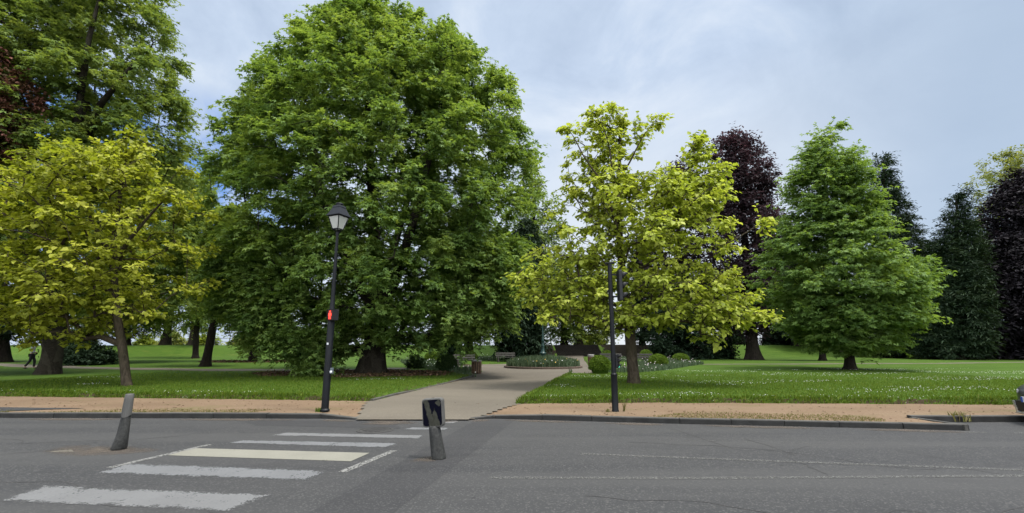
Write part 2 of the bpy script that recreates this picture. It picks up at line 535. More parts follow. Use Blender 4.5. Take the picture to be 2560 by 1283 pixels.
def strip(name, pts, w0, w1, zf0, zf1, mat, parent=None, kind='structure', mat2=None, zb=-.1):
    """a stone strip along pts: face towards the road, top between w0 and w1 behind it"""
    bm = bmesh.new()
    P = [Vector((p[0], p[1])) for p in pts]
    # refine
    Q = []
    for a, b in zip(P, P[1:]):
        n = max(1, int((b - a).length / 1.0))
        for i in range(n): Q.append(a.lerp(b, i / n))
    Q.append(P[-1])
    def nrm_at(i):
        d = (Q[min(i + 1, len(Q) - 1)] - Q[max(i - 1, 0)]).normalized()
        return Vector((-d.y, d.x))
    for i in range(len(Q) - 1):          # one stone at a time, with open joints
        e = (Q[i + 1] - Q[i]).normalized() * .006
        rows = []
        jit = random.uniform(-.005, .005); sh = random.uniform(-.006, .006)
        for q, nrm in ((Q[i] + e, nrm_at(i)), (Q[i + 1] - e, nrm_at(i + 1))):
            zt = zf0(q.x, q.y) + jit
            a = q + nrm * (w0 + sh); b = q + nrm * w1
            ch = .016
            rows.append([bm.verts.new(v) for v in ((a.x, a.y, zb), (a.x, a.y, zt - ch), (a.x + nrm.x * ch, a.y + nrm.y * ch, zt), (b.x, b.y, zt), (b.x, b.y, zb))])
        r0, r1 = rows
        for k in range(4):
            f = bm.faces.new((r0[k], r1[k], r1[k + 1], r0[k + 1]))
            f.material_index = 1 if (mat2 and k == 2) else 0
        bm.faces.new(r0); bm.faces.new(r1[::-1])
    o = obj(name, bm, [mat, mat2] if mat2 else mat, parent)
    if kind: tag(o, kind=kind)
    return o

def kerb_h(x, y):
    d = 1 - float(ss(-4.6, -3.3, x) * ss(.2, -1.2, x)) * .86
    return (ZP + .012) * d + .004
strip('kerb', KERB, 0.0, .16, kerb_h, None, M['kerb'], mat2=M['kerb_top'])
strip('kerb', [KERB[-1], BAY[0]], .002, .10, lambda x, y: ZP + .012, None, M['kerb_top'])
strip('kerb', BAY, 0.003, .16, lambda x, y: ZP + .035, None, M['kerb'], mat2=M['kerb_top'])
EDGE_L = [LAWN_L[-1], gp(990, 988, ZP), gp(1050, 976, ZP), gp(1120, 958, .1), gp(1182, 941, .1)]
strip('path_edging', EDGE_L, -.03, .07, lambda x, y: ZP + .06, None, M['kerb_top'])
# small parking bay cut into the pavement at the left
bay = [gp(x, y, ZP + .012) for x, y in ((-500, 1017), (0, 1018), (110, 1019.5), (215, 1020.5), (110, 1024), (0, 1028.5), (-500, 1045))]
bm = bmesh.new(); bm.faces.new([bm.verts.new(p) for p in bay])
tag(obj('parking_bay', bm, M['patch']), kind='structure')

# ---- markings and repairs on the road: parts of the road
def quad_part(name, pts, mat, z=.004, nseg=12):
    a, b, c, d = [Vector((p[0], p[1], z)) for p in pts]   # a-b near edge, d-c far edge
    bm = bmesh.new(); uvl = bm.loops.layers.uv.new('UVMap')
    rows = [(bm.verts.new(a.lerp(b, i / nseg)), bm.verts.new(d.lerp(c, i / nseg))) for i in range(nseg + 1)]
    for i, (r0, r1) in enumerate(zip(rows, rows[1:])):
        f = bm.faces.new((r0[0], r1[0], r1[1], r0[1]))
        for l, uv in zip(f.loops, ((i / nseg, 0), ((i + 1) / nseg, 0), ((i + 1) / nseg, 1), (i / nseg, 1))): l[uvl].uv = uv
    return obj(name, bm, mat, road)
G = lambda *p: [gp(x, y) for x, y in p]
for pts, mk in ((((0, 1253), (572, 1279), (680, 1237), (112, 1214)), 'paint'),
                (((240, 1184), (768, 1203), (822, 1177), (322, 1158)), 'paint3'),
                (((420, 1139), (877, 1154), (924, 1133), (478, 1121)), 'paint2'),
                (((564, 1108), (968, 1120), (1000, 1108), (604, 1101)), 'paint3'),
                (((672, 1089), (1046, 1097), (1066, 1089), (712, 1082)), 'paint'),
                (((1008, 1074), (1112, 1076), (1124, 1070), (1030, 1069)), 'paint3'),
                (((1100, 1058), (1128, 1060), (1150, 1053), (1122, 1051)), 'paint')):
    quad_part('crosswalk_stripe', G(*pts), M[mk])
def line_part(name, pts, w, mat, z=.0045):
    for p, q in zip(pts, pts[1:]):
        a = Vector(gp(*p)); b = Vector(gp(*q)); d = (b - a).normalized(); n = Vector((-d.y, d.x, 0)) * w / 2
        quad_part(name, [a - n, b - n, b + n, a + n], mat, z, 24)
line_part('dotted_line', [(272, 1170), (524, 1112)], .11, M['paint_dots'])
line_part('dotted_line', [(855, 1181), (985, 1127)], .12, M['paint_dots'])
line_part('lane_line', [(1450, 1135), (1900, 1152), (2560, 1176), (2900, 1188)], .10, M['paint_line'])
line_part('lane_line', [(1220, 1195), (1800, 1196), (2560, 1190), (2900, 1187)], .10, M['paint_line'])
line_part('faint_line', [(1330, 1090), (1900, 1106), (2560, 1120)], .07, M['paint_faint'])
line_part('bay_line', [(2386, 1080), (2466, 1082)], .09, M['paint_line'])
line_part('bay_line', [(2533, 1083), (2700, 1088)], .09, M['paint_line'])
# tar-filled trench, darker repair
quad_part('road_patch', G((740, 1300), (960, 1300), (1290, 1049), (1190, 1050)), M['patch'], .002, 20)
quad_part('road_patch', G((640, 1064), (1000, 1072), (990, 1054), (600, 1051)), M['patch'], .0022, 10)
M['crack'] = plain('crack', (.035, .034, .034), .9)
line_part('road_crack', [(1690, 1075), (1740, 1092), (1830, 1121)], .025, M['crack'], .003)
line_part('road_crack', [(1860, 1097), (1930, 1117), (1990, 1140)], .02, M['crack'], .003)
M['oldpaint'] = paint_mat('old repair', (.11, .10, .08), .44, 6.0, .25)
quad_part('repair_spot', G((122, 1131), (185, 1130), (178, 1124), (135, 1128)), M['oldpaint'], .003, 6)

def dust_mat(name, col):
    m, nt, b = new_mat(name)
    v = coord(nt); f = noise(nt, v, 3.0, 7, .7, .4); f2 = noise(nt, v, 40, 3, .7)
    sp = N(nt, 'ShaderNodeSeparateXYZ'); nt.links.new(coord(nt, 'UV'), sp.inputs[0])
    du = math_n(nt, 'MULTIPLY_ADD', sp.outputs[0], 2.0, -1.0); dv = math_n(nt, 'MULTIPLY_ADD', sp.outputs[1], 2.0, -1.0)
    r2 = math_n(nt, 'ADD', math_n(nt, 'MULTIPLY', du, du), math_n(nt, 'MULTIPLY', dv, dv))
    k = math_n(nt, 'SUBTRACT', math_n(nt, 'ADD', f, math_n(nt, 'MULTIPLY', f2, .35)), math_n(nt, 'MULTIPLY', r2, .55))
    a = ramp(nt, k, [(.30, 0.), (.75, .75)])
    b.inputs['Base Color'].default_value = (*col, 1); b.inputs['Roughness'].default_value = .95
    tr = N(nt, 'ShaderNodeBsdfTransparent'); mx = N(nt, 'ShaderNodeMixShader')
    nt.links.new(a, mx.inputs[0]); nt.links.new(tr.outputs[0], mx.inputs[1]); nt.links.new(b.outputs[0], mx.inputs[2])
    nt.links.new(mx.outputs[0], nt.nodes['Material Output'].inputs['Surface'])
    return m
M['dust'] = dust_mat('sandy dust', (.085, .068, .052))
quad_part('sand_dust', G((1000, 1165), (1130, 1152), (1120, 1136), (1030, 1143)), M['dust'], .0035, 8)
quad_part('sand_dust', G((60, 1150), (420, 1138), (420, 1112), (90, 1108)), M['dust'], .0026, 8)
quad_part('sand_dust', G((860, 1068), (1060, 1062), (1060, 1052), (900, 1053)), M['dust'], .0052, 8)

for a_, b_ in zip(KERB[2:], KERB[3:]):
    if a_[0] > -14:
        quad_part('gutter_dust', [(a_[0], a_[1] - .42), (b_[0], b_[1] - .42), (b_[0], b_[1] + .02), (a_[0], a_[1] + .02)], M['dust'], .0062, 16)
def crack_part(x0, y0, ang, L, seed):
    rg = random.Random(seed); bm = bmesh.new(); p = Vector((x0, y0)); a = ang
    rows = []
    k = int(L / .12)
    for i in range(k):
        d = Vector((math.cos(a), math.sin(a))); n_ = Vector((-d.y, d.x)) * rg.uniform(.003, .009)
        rows.append((bm.verts.new((p.x - n_.x, p.y - n_.y, .0032)), bm.verts.new((p.x + n_.x, p.y + n_.y, .0032))))
        p = p + d * .12; a = ang + (a - ang) * .7 + rg.uniform(-.5, .5)
    for r0, r1 in zip(rows, rows[1:]): bm.faces.new((r0[0], r1[0], r1[1], r0[1]))
    obj('road_crack', bm, M['crack'], road)
for i_, (x_, y_, a_, L_) in enumerate(((-6.5, 6.2, -.1, 4.5), (.8, 5.6, -.15, 6.5), (2.0, 8.6, -.14, 7.0), (-9.5, 8.9, .02, 4.5), (4.0, 6.4, 1.2, 2.4), (-1.1, 8.4, 1.35, 2.2), (-8.0, 7.2, 1.1, 2.0))):
    crack_part(x_, y_, a_, L_, 900 + i_)
# manhole cover
M['iron'] = plain('worn iron', (.036, .035, .034), .75, var=.4, scale=8)
mx_, my_, _ = gp(938, 1076)
mh = empty('manhole_cover', (mx_, my_, 0), 'round dark iron manhole cover in the road by the dropped kerb', 'manhole cover')
bm = bmesh.new(); lathe(bm, [(.36, -.02), (.36, .008), (.31, .010), (.31, -.02)], 28)
obj('frame', bm, M['iron'], mh)
bm = bmesh.new(); lathe(bm, [(.30, -.02), (.30, .006)], 28)
for i in range(-4, 5):
    for j in range(-4, 5):
        if i * i + j * j < 17: bx(bm, (i * .06 - .02, j * .06 - .02, .004), (i * .06 + .02, j * .06 + .02, .012))
obj('lid', bm, M['iron'], mh)

# ------------------------------------------------------------------ leaves and trees
def leaf_template(kind):
    def kite(w1, y1, w2, y2, L=1.0, z1=.08, tz=-.14, rot=0, base=(0, 0)):
        v = np.array([(0, 0, 0), (-w1, y1, z1), (-w2, y2, z1 * .6), (0, L, tz), (w2, y2, z1 * .6), (w1, y1, z1)], float)
        c, s = math.cos(rot), math.sin(rot)
        x = v[:, 0] * c - v[:, 1] * s + base[0]; y = v[:, 0] * s + v[:, 1] * c + base[1]
        return np.stack([x, y, v[:, 2]], -1)
    q = np.array([(0, 1, 2, 3), (0, 3, 4, 5)])
    if kind == 'heart': return kite(.40, .02, .40, .52, 1.0, .07, -.22), q
    if kind == 'oval': return kite(.26, .28, .22, .68, 1.0, .07, -.10), q
    if kind == 'needle': return kite(.10, .2, .08, .7, 1.0, .03, -.12), q
    if kind == 'spray': return kite(.20, .25, .16, .75, 1.0, .05, -.25), q
    if kind == 'lobed':
        parts = []
        fs = []
        for i, (r, L, w) in enumerate(((0, 1.0, .20), (.95, .82, .17), (-.95, .82, .17))):
            parts.append(kite(w, .35 * L, w * .8, .6 * L, L, .05, -.15, r)); fs.append(q + 6 * i)
        return np.concatenate(parts), np.concatenate(fs)

def unit(v): return v / (np.linalg.norm(v, axis=-1, keepdims=True) + 1e-9)

def leaves_arrays(P, A, Nn, S, T, tmpl):
    tv, tf = tmpl
    A = unit(A); side = unit(np.cross(A, Nn)); nn = np.cross(side, A)
    V = P[:, None, :] + S[:, None, None] * (side[:, None, :] * tv[None, :, 0:1] + A[:, None, :] * tv[None, :, 1:2] + nn[:, None, :] * tv[None, :, 2:3])
    k = len(tv)
    Fc = (np.arange(len(P)) * k)[:, None, None] + tf[None]
    return V.reshape(-1, 3), Fc.reshape(-1, 4), np.repeat(T, len(tf))

def frusta(A, B, ra, rb, n=6):
    """tapered tubes for all edges at once"""
    d = unit(B - A)
    ref = np.where(np.abs(d[:, 2:3]) > .9, np.array([[1., 0, 0]]), np.array([[0., 0, 1.]]))
    a = unit(np.cross(d, ref)); b = np.cross(d, a)
    th = np.arange(n) * 2 * PI / n
    ring = a[:, None, :] * np.cos(th)[None, :, None] + b[:, None, :] * np.sin(th)[None, :, None]
    V = np.concatenate([A[:, None, :] + ring * ra[:, None, None], (B + d * rb[:, None] * .5)[:, None, :] + ring * rb[:, None, None]], 1)
    i = np.arange(n); j = (i + 1) % n
    q = np.stack([i, j, j + n, i + n], -1)
    Fc = (np.arange(len(A)) * 2 * n)[:, None, None] + q[None]
    return V.reshape(-1, 3), Fc.reshape(-1, 4)

def trunk_rings(pts, rads, n=18, flare=1.5, rng=None, lump=.07):
    """continuous rough trunk; pts from the ground upwards"""
    P = []; R = []
    for i in range(len(pts) - 1):
        a, b = np.array(pts[i]), np.array(pts[i + 1])
        m = max(2, int(np.linalg.norm(b - a) / .25))
        for k in range(m):
            P.append(a + (b - a) * k / m); R.append(rads[i] + (rads[i + 1] - rads[i]) * k / m)
    P.append(np.array(pts[-1])); R.append(rads[-1])
    P = np.array(P); R = np.array(R)
    ker = np.array([1, 2, 3, 2, 1.]) / 9
    if len(P) > 8:
        for c in range(3):
            pad = np.pad(P[:, c], 2, mode='edge'); s = np.convolve(pad, ker, 'valid'); s[0] = P[0, c]; s[-1] = P[-1, c]; P[:, c] = s
    h = np.linalg.norm(P - P[0], axis=1)
    th = np.arange(n) * 2 * PI / n
    ph = rng.uniform(0, 6.28, 4)
    rr = R[:, None] * (1 + lump * (np.sin(th * 3 + ph[0] + h[:, None] * .5) + np.sin(th * 5 + ph[1] - h[:, None] * .9) + .8 * np.sin(th * 2 + ph[2] + h[:, None] * 2.3)) * .6)
    fl = np.exp(-h / (R[0] * 1.1)) * (flare - 1)
    rr = rr * (1 + fl[:, None] * (1 + .35 * np.sin(th * 5 + ph[3]))[None])
    V = np.stack([P[:, 0:1] + rr * np.cos(th), P[:, 1:2] + rr * np.sin(th), np.repeat(P[:, 2:3], n, 1)], -1)
    m = len(P)
    i = np.arange(m * n).reshape(m, n); j = np.roll(i, -1, 1)
    Fc = np.stack([i[:-1], j[:-1], j[1:], i[1:]], -1).reshape(-1, 4)
    return V.reshape(-1, 3), Fc, P, R

LEAVES = 0
def tree(name, label, cat, Y, prof, trunk, leaf, bark, seed=1, limbs=(), n=300, cr=1.0, twigs=12, per=9, ls=.2, shape='lobed', flat=.7, droop=.35,
         up=.15, depth=.85, hug=.5, group=None, shell=1.5, backp=.45, ldroop=.3, branch_r=.012, flare=1.5, sag=0.0, twig_r=.006, dy=0.0, out_w=.9, sprig=.06, twig_show=0.0):
    """trunk = [(px, py, radius)...] surveyed at distance Y; prof = [(py, left px, right px)...] crown outline"""
    global LEAVES
    rng = np.random.default_rng(seed)
    tp = [np.array(at(px, py, Y)) for px, py, r in trunk]
    tr_ = [r for *_, r in trunk]
    gx, gy = tp[0][0], Y
    gz = float(terr(np.array([gx]), np.array([gy]))[0])
    tp[0][2] = gz - .08
    origin = np.array([gx, gy, gz])
    tp = [p - origin for p in tp]
    root = empty(name, tuple(origin), label, cat, group)
    TV, TF, TP, TRr = trunk_rings(tp, tr_, rng=rng, flare=flare)
    parts_V = [TV]; parts_F = [TF]; off = len(TV)
    nodes = list(TP[2::2]); nrad = list(TRr[2::2]); par = [-1] + list(range(len(nodes) - 1)); fixed = [True] * len(nodes)
    for lb in limbs:
        q = [np.array(at(px, py, Y)) + np.array([0, d, 0]) - origin for px, py, r, d in lb]
        rr = [r for *_, r, d in lb]
        LV, LF, LP, LR = trunk_rings(q, rr, n=10, flare=1.0, rng=rng, lump=.05)
        parts_V.append(LV); parts_F.append(LF + off); off += len(LV)
        k0 = len(nodes)
        for i, (p, r) in enumerate(zip(LP[1::2], LR[1::2])):
            nodes.append(p); nrad.append(r); par.append(-1 if i == 0 else len(nodes) - 2); fixed.append(True)
    limb_tips = [np.array(at(lb[-1][0], lb[-1][1], Y)) + np.array([0, lb[-1][3], 0]) - origin for lb in limbs] + [tp[-1]]
    # crown envelope: one outline or several lobes, each (outline) or (outline, depth offset, weight)
    lobes = prof if isinstance(prof[0], list) or isinstance(prof[0][0], list) else [prof]
    env = []
    for lb in lobes:
        if isinstance(lb[0], list): pr, dyl, wt = lb
        else: pr, dyl, wt = lb, dy, 1.0
        rows = sorted([(at(0, py, Y)[2] - gz, at(l, py, Y)[0] - gx, at(r, py, Y)[0] - gx) for py, l, r in pr])
        rz = np.array([r[0] for r in rows]); rl = np.array([r[1] for r in rows]); rr = np.array([r[2] for r in rows])
        zz = np.linspace(rz[0], rz[-1], 200)
        w = (np.interp(zz, rz, rr) - np.interp(zz, rz, rl)) * .5 + .4
        env.append((rz, rl, rr, zz, np.cumsum(w) / w.sum(), dyl, w.sum() * (rz[-1] - rz[0]) * wt))
    lw = np.array([e[-1] for e in env]); lw = np.cumsum(lw / lw.sum())
    cl = np.zeros((0, 3)); outs = []
    tries = 0
    while len(cl) < n and tries < n * 14:
        tries += 1
        rz, rl, rr, zz, cdf, dyl, _ = env[int(np.searchsorted(lw, rng.random() * .9999))]
        z = np.interp(rng.random(), cdf, zz)
        l, r = np.interp(z, rz, rl), np.interp(z, rz, rr)
        c, hw = (l + r) / 2, (r - l) / 2
        th = rng.uniform(0, 2 * PI)
        if math.sin(th) > .25 and rng.random() > backp: continue
        rho = 1 - .8 * rng.random() ** shell
        e = max(hw - cr * .75, hw * .3)
        p = np.array([c + e * rho * math.cos(th), dyl + e * rho * math.sin(th) * depth, z + rng.normal(0, .1)])
        if len(cl) and np.min(np.sum(((cl - p) * np.array([1, 1, 1.3])) ** 2, 1)) < (hug * cr) ** 2: continue
        cl = np.vstack([cl, p])
        ax = np.array([c * .8, dyl * .8, z - hw * .35 - .5])
        outs.append(unit(p - ax))
    for lt in limb_tips:
        for q in range(3):
            p = lt + rng.normal(0, .35 * cr, 3) * (q > 0)
            cl = np.vstack([cl, p]); outs.append(unit(np.array([p[0] * .3, p[1] * .3, 1.0])))
    outs = np.array(outs)
    # branches: every clump joins the nearest wood that is closer to the trunk
    trunk_axis = np.array([0, 0, 0.0])
    d0 = np.hypot(cl[:, 0] - np.interp(cl[:, 2], TP[:, 2], TP[:, 0]), cl[:, 1] - np.interp(cl[:, 2], TP[:, 2], TP[:, 1]))
    tips = []
    NA = np.array(nodes)
    cap = 20000
    buf = np.zeros((cap, 3)); buf[:len(NA)] = NA; cnt = len(NA)
    for ci in np.argsort(d0):
        p = cl[ci]
        D = buf[:cnt] - p
        cost = np.sqrt((D ** 2).sum(1)) + np.maximum(0, D[:, 2] + .15) * (1.2 - sag)
        k = int(np.argmin(cost))
        s = buf[k].copy(); L = np.linalg.norm(p - s)
        m = max(2, min(6, int(L / .6)))
        prev = k
        for i in range(1, m + 1):
            t = i / m
            q = s + (p - s) * t
            q[2] += (.10 * L * math.sin(PI * t)) * (1 - 2 * sag)
            q += rng.normal(0, .035 * L, 3) * (t < .99)
            if cnt >= cap: break
            buf[cnt] = q; par.append(prev); fixed.append(False); nrad.append(0.0); prev = cnt; cnt += 1
        tips.append(prev)
    load = np.zeros(cnt)
    for t in tips: load[t] += 1
    for i in range(cnt - 1, -1, -1):
        if par[i] >= 0: load[par[i]] += load[i]
    rad = np.array([nrad[i] if fixed[i] else branch_r * max(1, load[i]) ** .5 for i in range(cnt)])
    idx = np.array([i for i in range(cnt) if not fixed[i]], int)
    if len(idx):
        pa = np.array([par[i] for i in idx])
        ra = np.minimum(rad[pa], rad[idx] * 1.35); 
        BV, BF = frusta(buf[pa], buf[idx], ra, np.minimum(rad[idx], ra), 5)
        parts_V.append(BV); parts_F.append(BF + off)
    # leafy twigs
    nc = len(cl)
    nt_ = nc * twigs
    ci = np.repeat(np.arange(nc), twigs)
    o = outs[ci]
    d = o * out_w + rng.normal(0, .75, (nt_, 3)) + np.array([0, 0, up])
    d[:, 2] *= flat
    d = unit(d)
    crv = cr * rng.uniform(.75, 1.25, nc)
    ln = crv[ci] * rng.uniform(.6, 1.2, nt_)
    spr = rng.random(nt_) < sprig
    d[spr] = unit(d[spr] * .8 + o[spr] * .6 + np.array([0, 0, .35]))
    ln = np.where(spr, ln * rng.uniform(1.2, 1.65, nt_), ln)
    st = cl[ci] - o * (crv[ci] * .3)[:, None] + rng.normal(0, .12, (nt_, 3)) * crv[ci][:, None]
    show = spr | (rng.random(nt_) < twig_show)
    k = np.nonzero(show)[0]
    if len(k):
        off = sum(len(v) for v in parts_V)
        tipz = np.zeros((len(k), 3)); tipz[:, 2] = -droop * ln[k]
        A_ = cl[ci[k]]; M_ = st[k] + d[k] * (ln[k] * .5)[:, None] + tipz * .25; B_ = st[k] + d[k] * ln[k][:, None] + tipz
        r0_ = np.full(len(k), twig_r * 1.6); r1_ = np.full(len(k), twig_r); r2_ = np.full(len(k), twig_r * .5)
        v1, f1 = frusta(A_, M_, r0_, r1_, 4); v2, f2 = frusta(M_, B_, r1_, r2_, 4)
        parts_V += [v1, v2]; parts_F += [f1 + off, f2 + off + len(v1)]
    build('trunk', np.concatenate(parts_V), np.concatenate(parts_F), bark, root, smooth=True)
    # leaves
    ti = np.repeat(np.arange(nt_), per)
    s = np.tile(np.linspace(.18, 1.0, per), nt_) + rng.uniform(-.06, .06, nt_ * per)
    nl = len(ti)
    pos = st[ti] + d[ti] * (ln[ti] * s)[:, None]
    pos[:, 2] -= droop * ln[ti] * s ** 2
    sd = unit(np.cross(d[ti], np.array([0, 0, 1.])) + 1e-3)
    sg = np.where(rng.random(nl) > .5, 1., -1.)
    up_ = np.cross(sd, d[ti])
    size = ls * np.clip(rng.normal(1, .24, nl), .45, 1.6)
    pos += sd * (sg * rng.uniform(0, .5, nl) * ls)[:, None] + up_ * (rng.normal(0, .3, nl) * ls)[:, None]
    ax = d[ti] * .55 + sd * (sg * rng.uniform(.2, 1, nl))[:, None] + rng.normal(0, .3, (nl, 3)) - np.array([0, 0, 1.]) * (ldroop * rng.uniform(.3, 1.6, nl))[:, None]
    nn = np.array([0, 0, 1.]) + o[ti] * .45 + rng.normal(0, .38, (nl, 3))
    tint = np.clip(.5 + rng.normal(0, .19, nc)[ci][ti] + rng.normal(0, .17, nl), 0, 1)
    V, Fc, T = leaves_arrays(pos, ax, nn, size, tint, leaf_template(shape))
    LEAVES += nl
    build('crown', V, Fc, leaf, root, T)
    return root

# leaf materials
M['plane'] = leaf_mat('plane leaves', [(0, (0.0891, 0.1603, 0.04417)), (.5, (0.1461, 0.2363, 0.05742)), (1, (0.2228, 0.3122, 0.0795))], .46, rough=.5, spec=.25)
M['plane_far'] = leaf_mat('far plane leaves', [(0, (0.09686, 0.1551, 0.04225)), (.5, (0.149, 0.2187, 0.05915)), (1, (0.2142, 0.2822, 0.08028))], .46)
M['catalpa'] = leaf_mat('golden catalpa leaves', [(0, (.18, .225, .028)), (.45, (.335, .395, .050)), (1, (.48, .515, .105))], .46, (1.12, 1.14, .62), rough=.5, spec=.25)
M['catalpa_shaded'] = leaf_mat('shaded gold catalpa leaves', [(0, (.15, .18, .020)), (.45, (.28, .31, .034)), (1, (.44, .45, .065))], .48, (1.1, 1.15, .6), rough=.5, spec=.25)  # darker copy of the golden leaves, shade put into the colour
M['fresh'] = leaf_mat('fresh green leaves', [(0, (0.08348, 0.1547, 0.04183)), (.5, (0.1335, 0.2243, 0.05323)), (1, (0.1919, 0.2939, 0.07605))], .46, rough=.5, spec=.25)
M['mid'] = leaf_mat('mid green leaves', [(0, (0.07339, 0.1249, 0.03457)), (.5, (0.1213, 0.1858, 0.04993)), (1, (0.1834, 0.2453, 0.07298))], .46)
M['yellowgreen'] = leaf_mat('yellow green leaves', [(0, (0.1086, 0.1628, 0.02714)), (.5, (0.1764, 0.2375, 0.04071)), (1, (0.2714, 0.3257, 0.06785))], .4)
M['dark'] = leaf_mat('dark evergreen leaves', [(0, (.011, .024, .011)), (.5, (.019, .038, .019)), (1, (.034, .060, .030))], .15)
M['conifer'] = leaf_mat('conifer needles', [(0, (.012, .026, .012)), (.5, (.021, .041, .020)), (1, (.036, .060, .028))], .12)
M['purple'] = leaf_mat('copper beech leaves', [(0, (0.02106, 0.0164, 0.01931)), (.5, (0.03685, 0.02734, 0.03159)), (1, (0.06318, 0.04556, 0.05089))], .24, (2.281, 1.458, 1.58))
M['black_purple'] = leaf_mat('dark copper beech leaves', [(0, (0.0104, 0.00975, 0.01188)), (.5, (0.0182, 0.01625, 0.02)), (1, (0.0312, 0.0273, 0.03375))], .15, (1.2, .9, 1.))
M['pink'] = leaf_mat('red flowered foliage', [(0, (.06, .05, .02)), (.4, (.11, .06, .035)), (.65, (.24, .11, .085)), (1, (.40, .20, .16))], .25, (1.2, 1., .9))
M['pale'] = leaf_mat('pale green leaves', [(0, (.12, .155, .045)), (.5, (.18, .22, .07)), (1, (.26, .29, .11))], .4)
M['box'] = leaf_mat('clipped box leaves', [(0, (.050, .095, .012)), (.5, (.090, .150, .018)), (1, (.14, .21, .028))], .2)
M['box_dark'] = leaf_mat('clipped dark box leaves', [(0, (.020, .044, .014)), (.5, (.034, .066, .020)), (1, (.055, .092, .026))], .2)
M['iris'] = leaf_mat('iris blades', [(0, (.045, .075, .036)), (.5, (.080, .118, .064)), (1, (.13, .17, .10))], .25, (1.2, 1.2, .9))
M['blade'] = leaf_mat('grass blades', [(0, (0.03931, 0.07962, 0.008)), (.5, (0.07644, 0.131, 0.013)), (.85, (0.1256, 0.1729, 0.022)), (1, (0.1856, 0.1886, 0.06))], .3)
M['drygrass'] = leaf_mat('dry grass', [(0, (.08, .09, .025)), (.5, (.14, .13, .05)), (1, (.22, .18, .09))], .25)
M['litter'] = leaf_mat('fallen leaves', [(0, (.045, .027, .016)), (.5, (.09, .055, .032)), (1, (.17, .11, .07))], .1)
M['bark_plane'] = mottled_bark('plane bark')
M['bark'] = bark_mat('brown bark', (.018, .014, .011), (.058, .048, .037))
M['bark_catalpa'] = bark_mat('catalpa bark', (.026, .021, .015), (.085, .068, .050), 1.4, .35)
M['bark_dark'] = bark_mat('dark bark', (.010, .008, .007), (.034, .028, .023))

# ---- the great plane tree in the middle
tree('plane_tree', 'huge green plane tree in the middle, thick trunk in brown leaf litter', 'tree', 26.6,
     [[[(5, 850, 930), (40, 800, 1010), (75, 755, 1090), (115, 722, 1180), (160, 690, 1240), (210, 648, 1300), (300, 590, 1348), (400, 552, 1368), (500, 528, 1368), (600, 540, 1345),
        (700, 560, 1322), (780, 600, 1295), (840, 690, 1200), (875, 740, 905)], 0.0, 1.0],
      [[(660, 545, 800), (760, 575, 890), (830, 625, 905), (880, 700, 900), (918, 770, 880)], -2.6, 1.3],
      [[(620, 1030, 1350), (720, 1050, 1340), (790, 1060, 1318), (845, 1090, 1235)], -2.0, 1.6],
      [[(235, 550, 590), (275, 525, 640), (335, 518, 680), (410, 525, 690)], 2.0, 1.2]],
     [(928, 932, .66), (932, 880, .58), (942, 800, .58), (946, 745, .54), (938, 640, .38), (930, 480, .28), (918, 250, .17), (905, 110, .06)],
     M['plane'], M['bark_plane'], 3,
     limbs=[[(955, 770, .38, 0), (1000, 690, .31, -.6), (1050, 560, .22, -1.5), (1100, 380, .14, -2.), (1130, 220, .07, -2.)],
            [(930, 770, .36, 0), (880, 690, .27, .4), (810, 560, .20, .8), (745, 400, .13, 1.), (700, 250, .07, 1.)],
            [(940, 740, .30, 0), (965, 620, .24, 1.5), (1010, 420, .16, 2.5), (1030, 200, .09, 3.)],
            [(935, 760, .28, -.2), (900, 660, .21, -2.), (860, 520, .15, -3.6), (850, 380, .09, -4.)]],
     n=1420, cr=1.0, twigs=16, per=13, ls=.175, shape='lobed', flat=.75, droop=.35, up=.1, depth=.8, hug=.42, flare=1.45, shell=1.35)

# ---- left: old plane, tops out of the frame
tree('plane_tree', 'old plane tree at the left edge, swollen trunk, crown leaving the picture', 'tree', 26.0,
     [(-260, -250, 150), (-180, -330, 340), (-80, -360, 415), (0, -370, 425), (60, -370, 465), (110, -370, 485), (160, -370, 470), (200, -370, 425), (260, -370, 490), (340, -370, 512), (420, -350, 500), (480, -330, 440),
      (600, -300, 330), (700, -260, 260), (790, -200, 200)],
     [(118, 937, .50), (127, 900, .42), (133, 872, .42), (130, 838, .60), (140, 780, .56), (165, 640, .46), (190, 450, .38), (215, 320, .30), (200, 100, .2), (160, -150, .1)],
     M['plane_far'], M['bark_plane'], 5,
     limbs=[[(140, 800, .36, 0), (60, 660, .3, -1), (-60, 480, .2, -2), (-150, 250, .12, -2)],
            [(205, 380, .26, 0), (300, 300, .18, -1.5), (390, 255, .12, -2.5), (450, 210, .06, -3)],
            [(190, 450, .26, 0), (250, 330, .2, -1.5), (330, 180, .12, -3), (380, 60, .06, -3.5)]],
     n=1250, cr=1.1, twigs=15, per=12, ls=.185, shape='lobed', flat=.6, droop=.3, depth=.7, hug=.42, shell=1.2, flare=1.3, backp=.35)

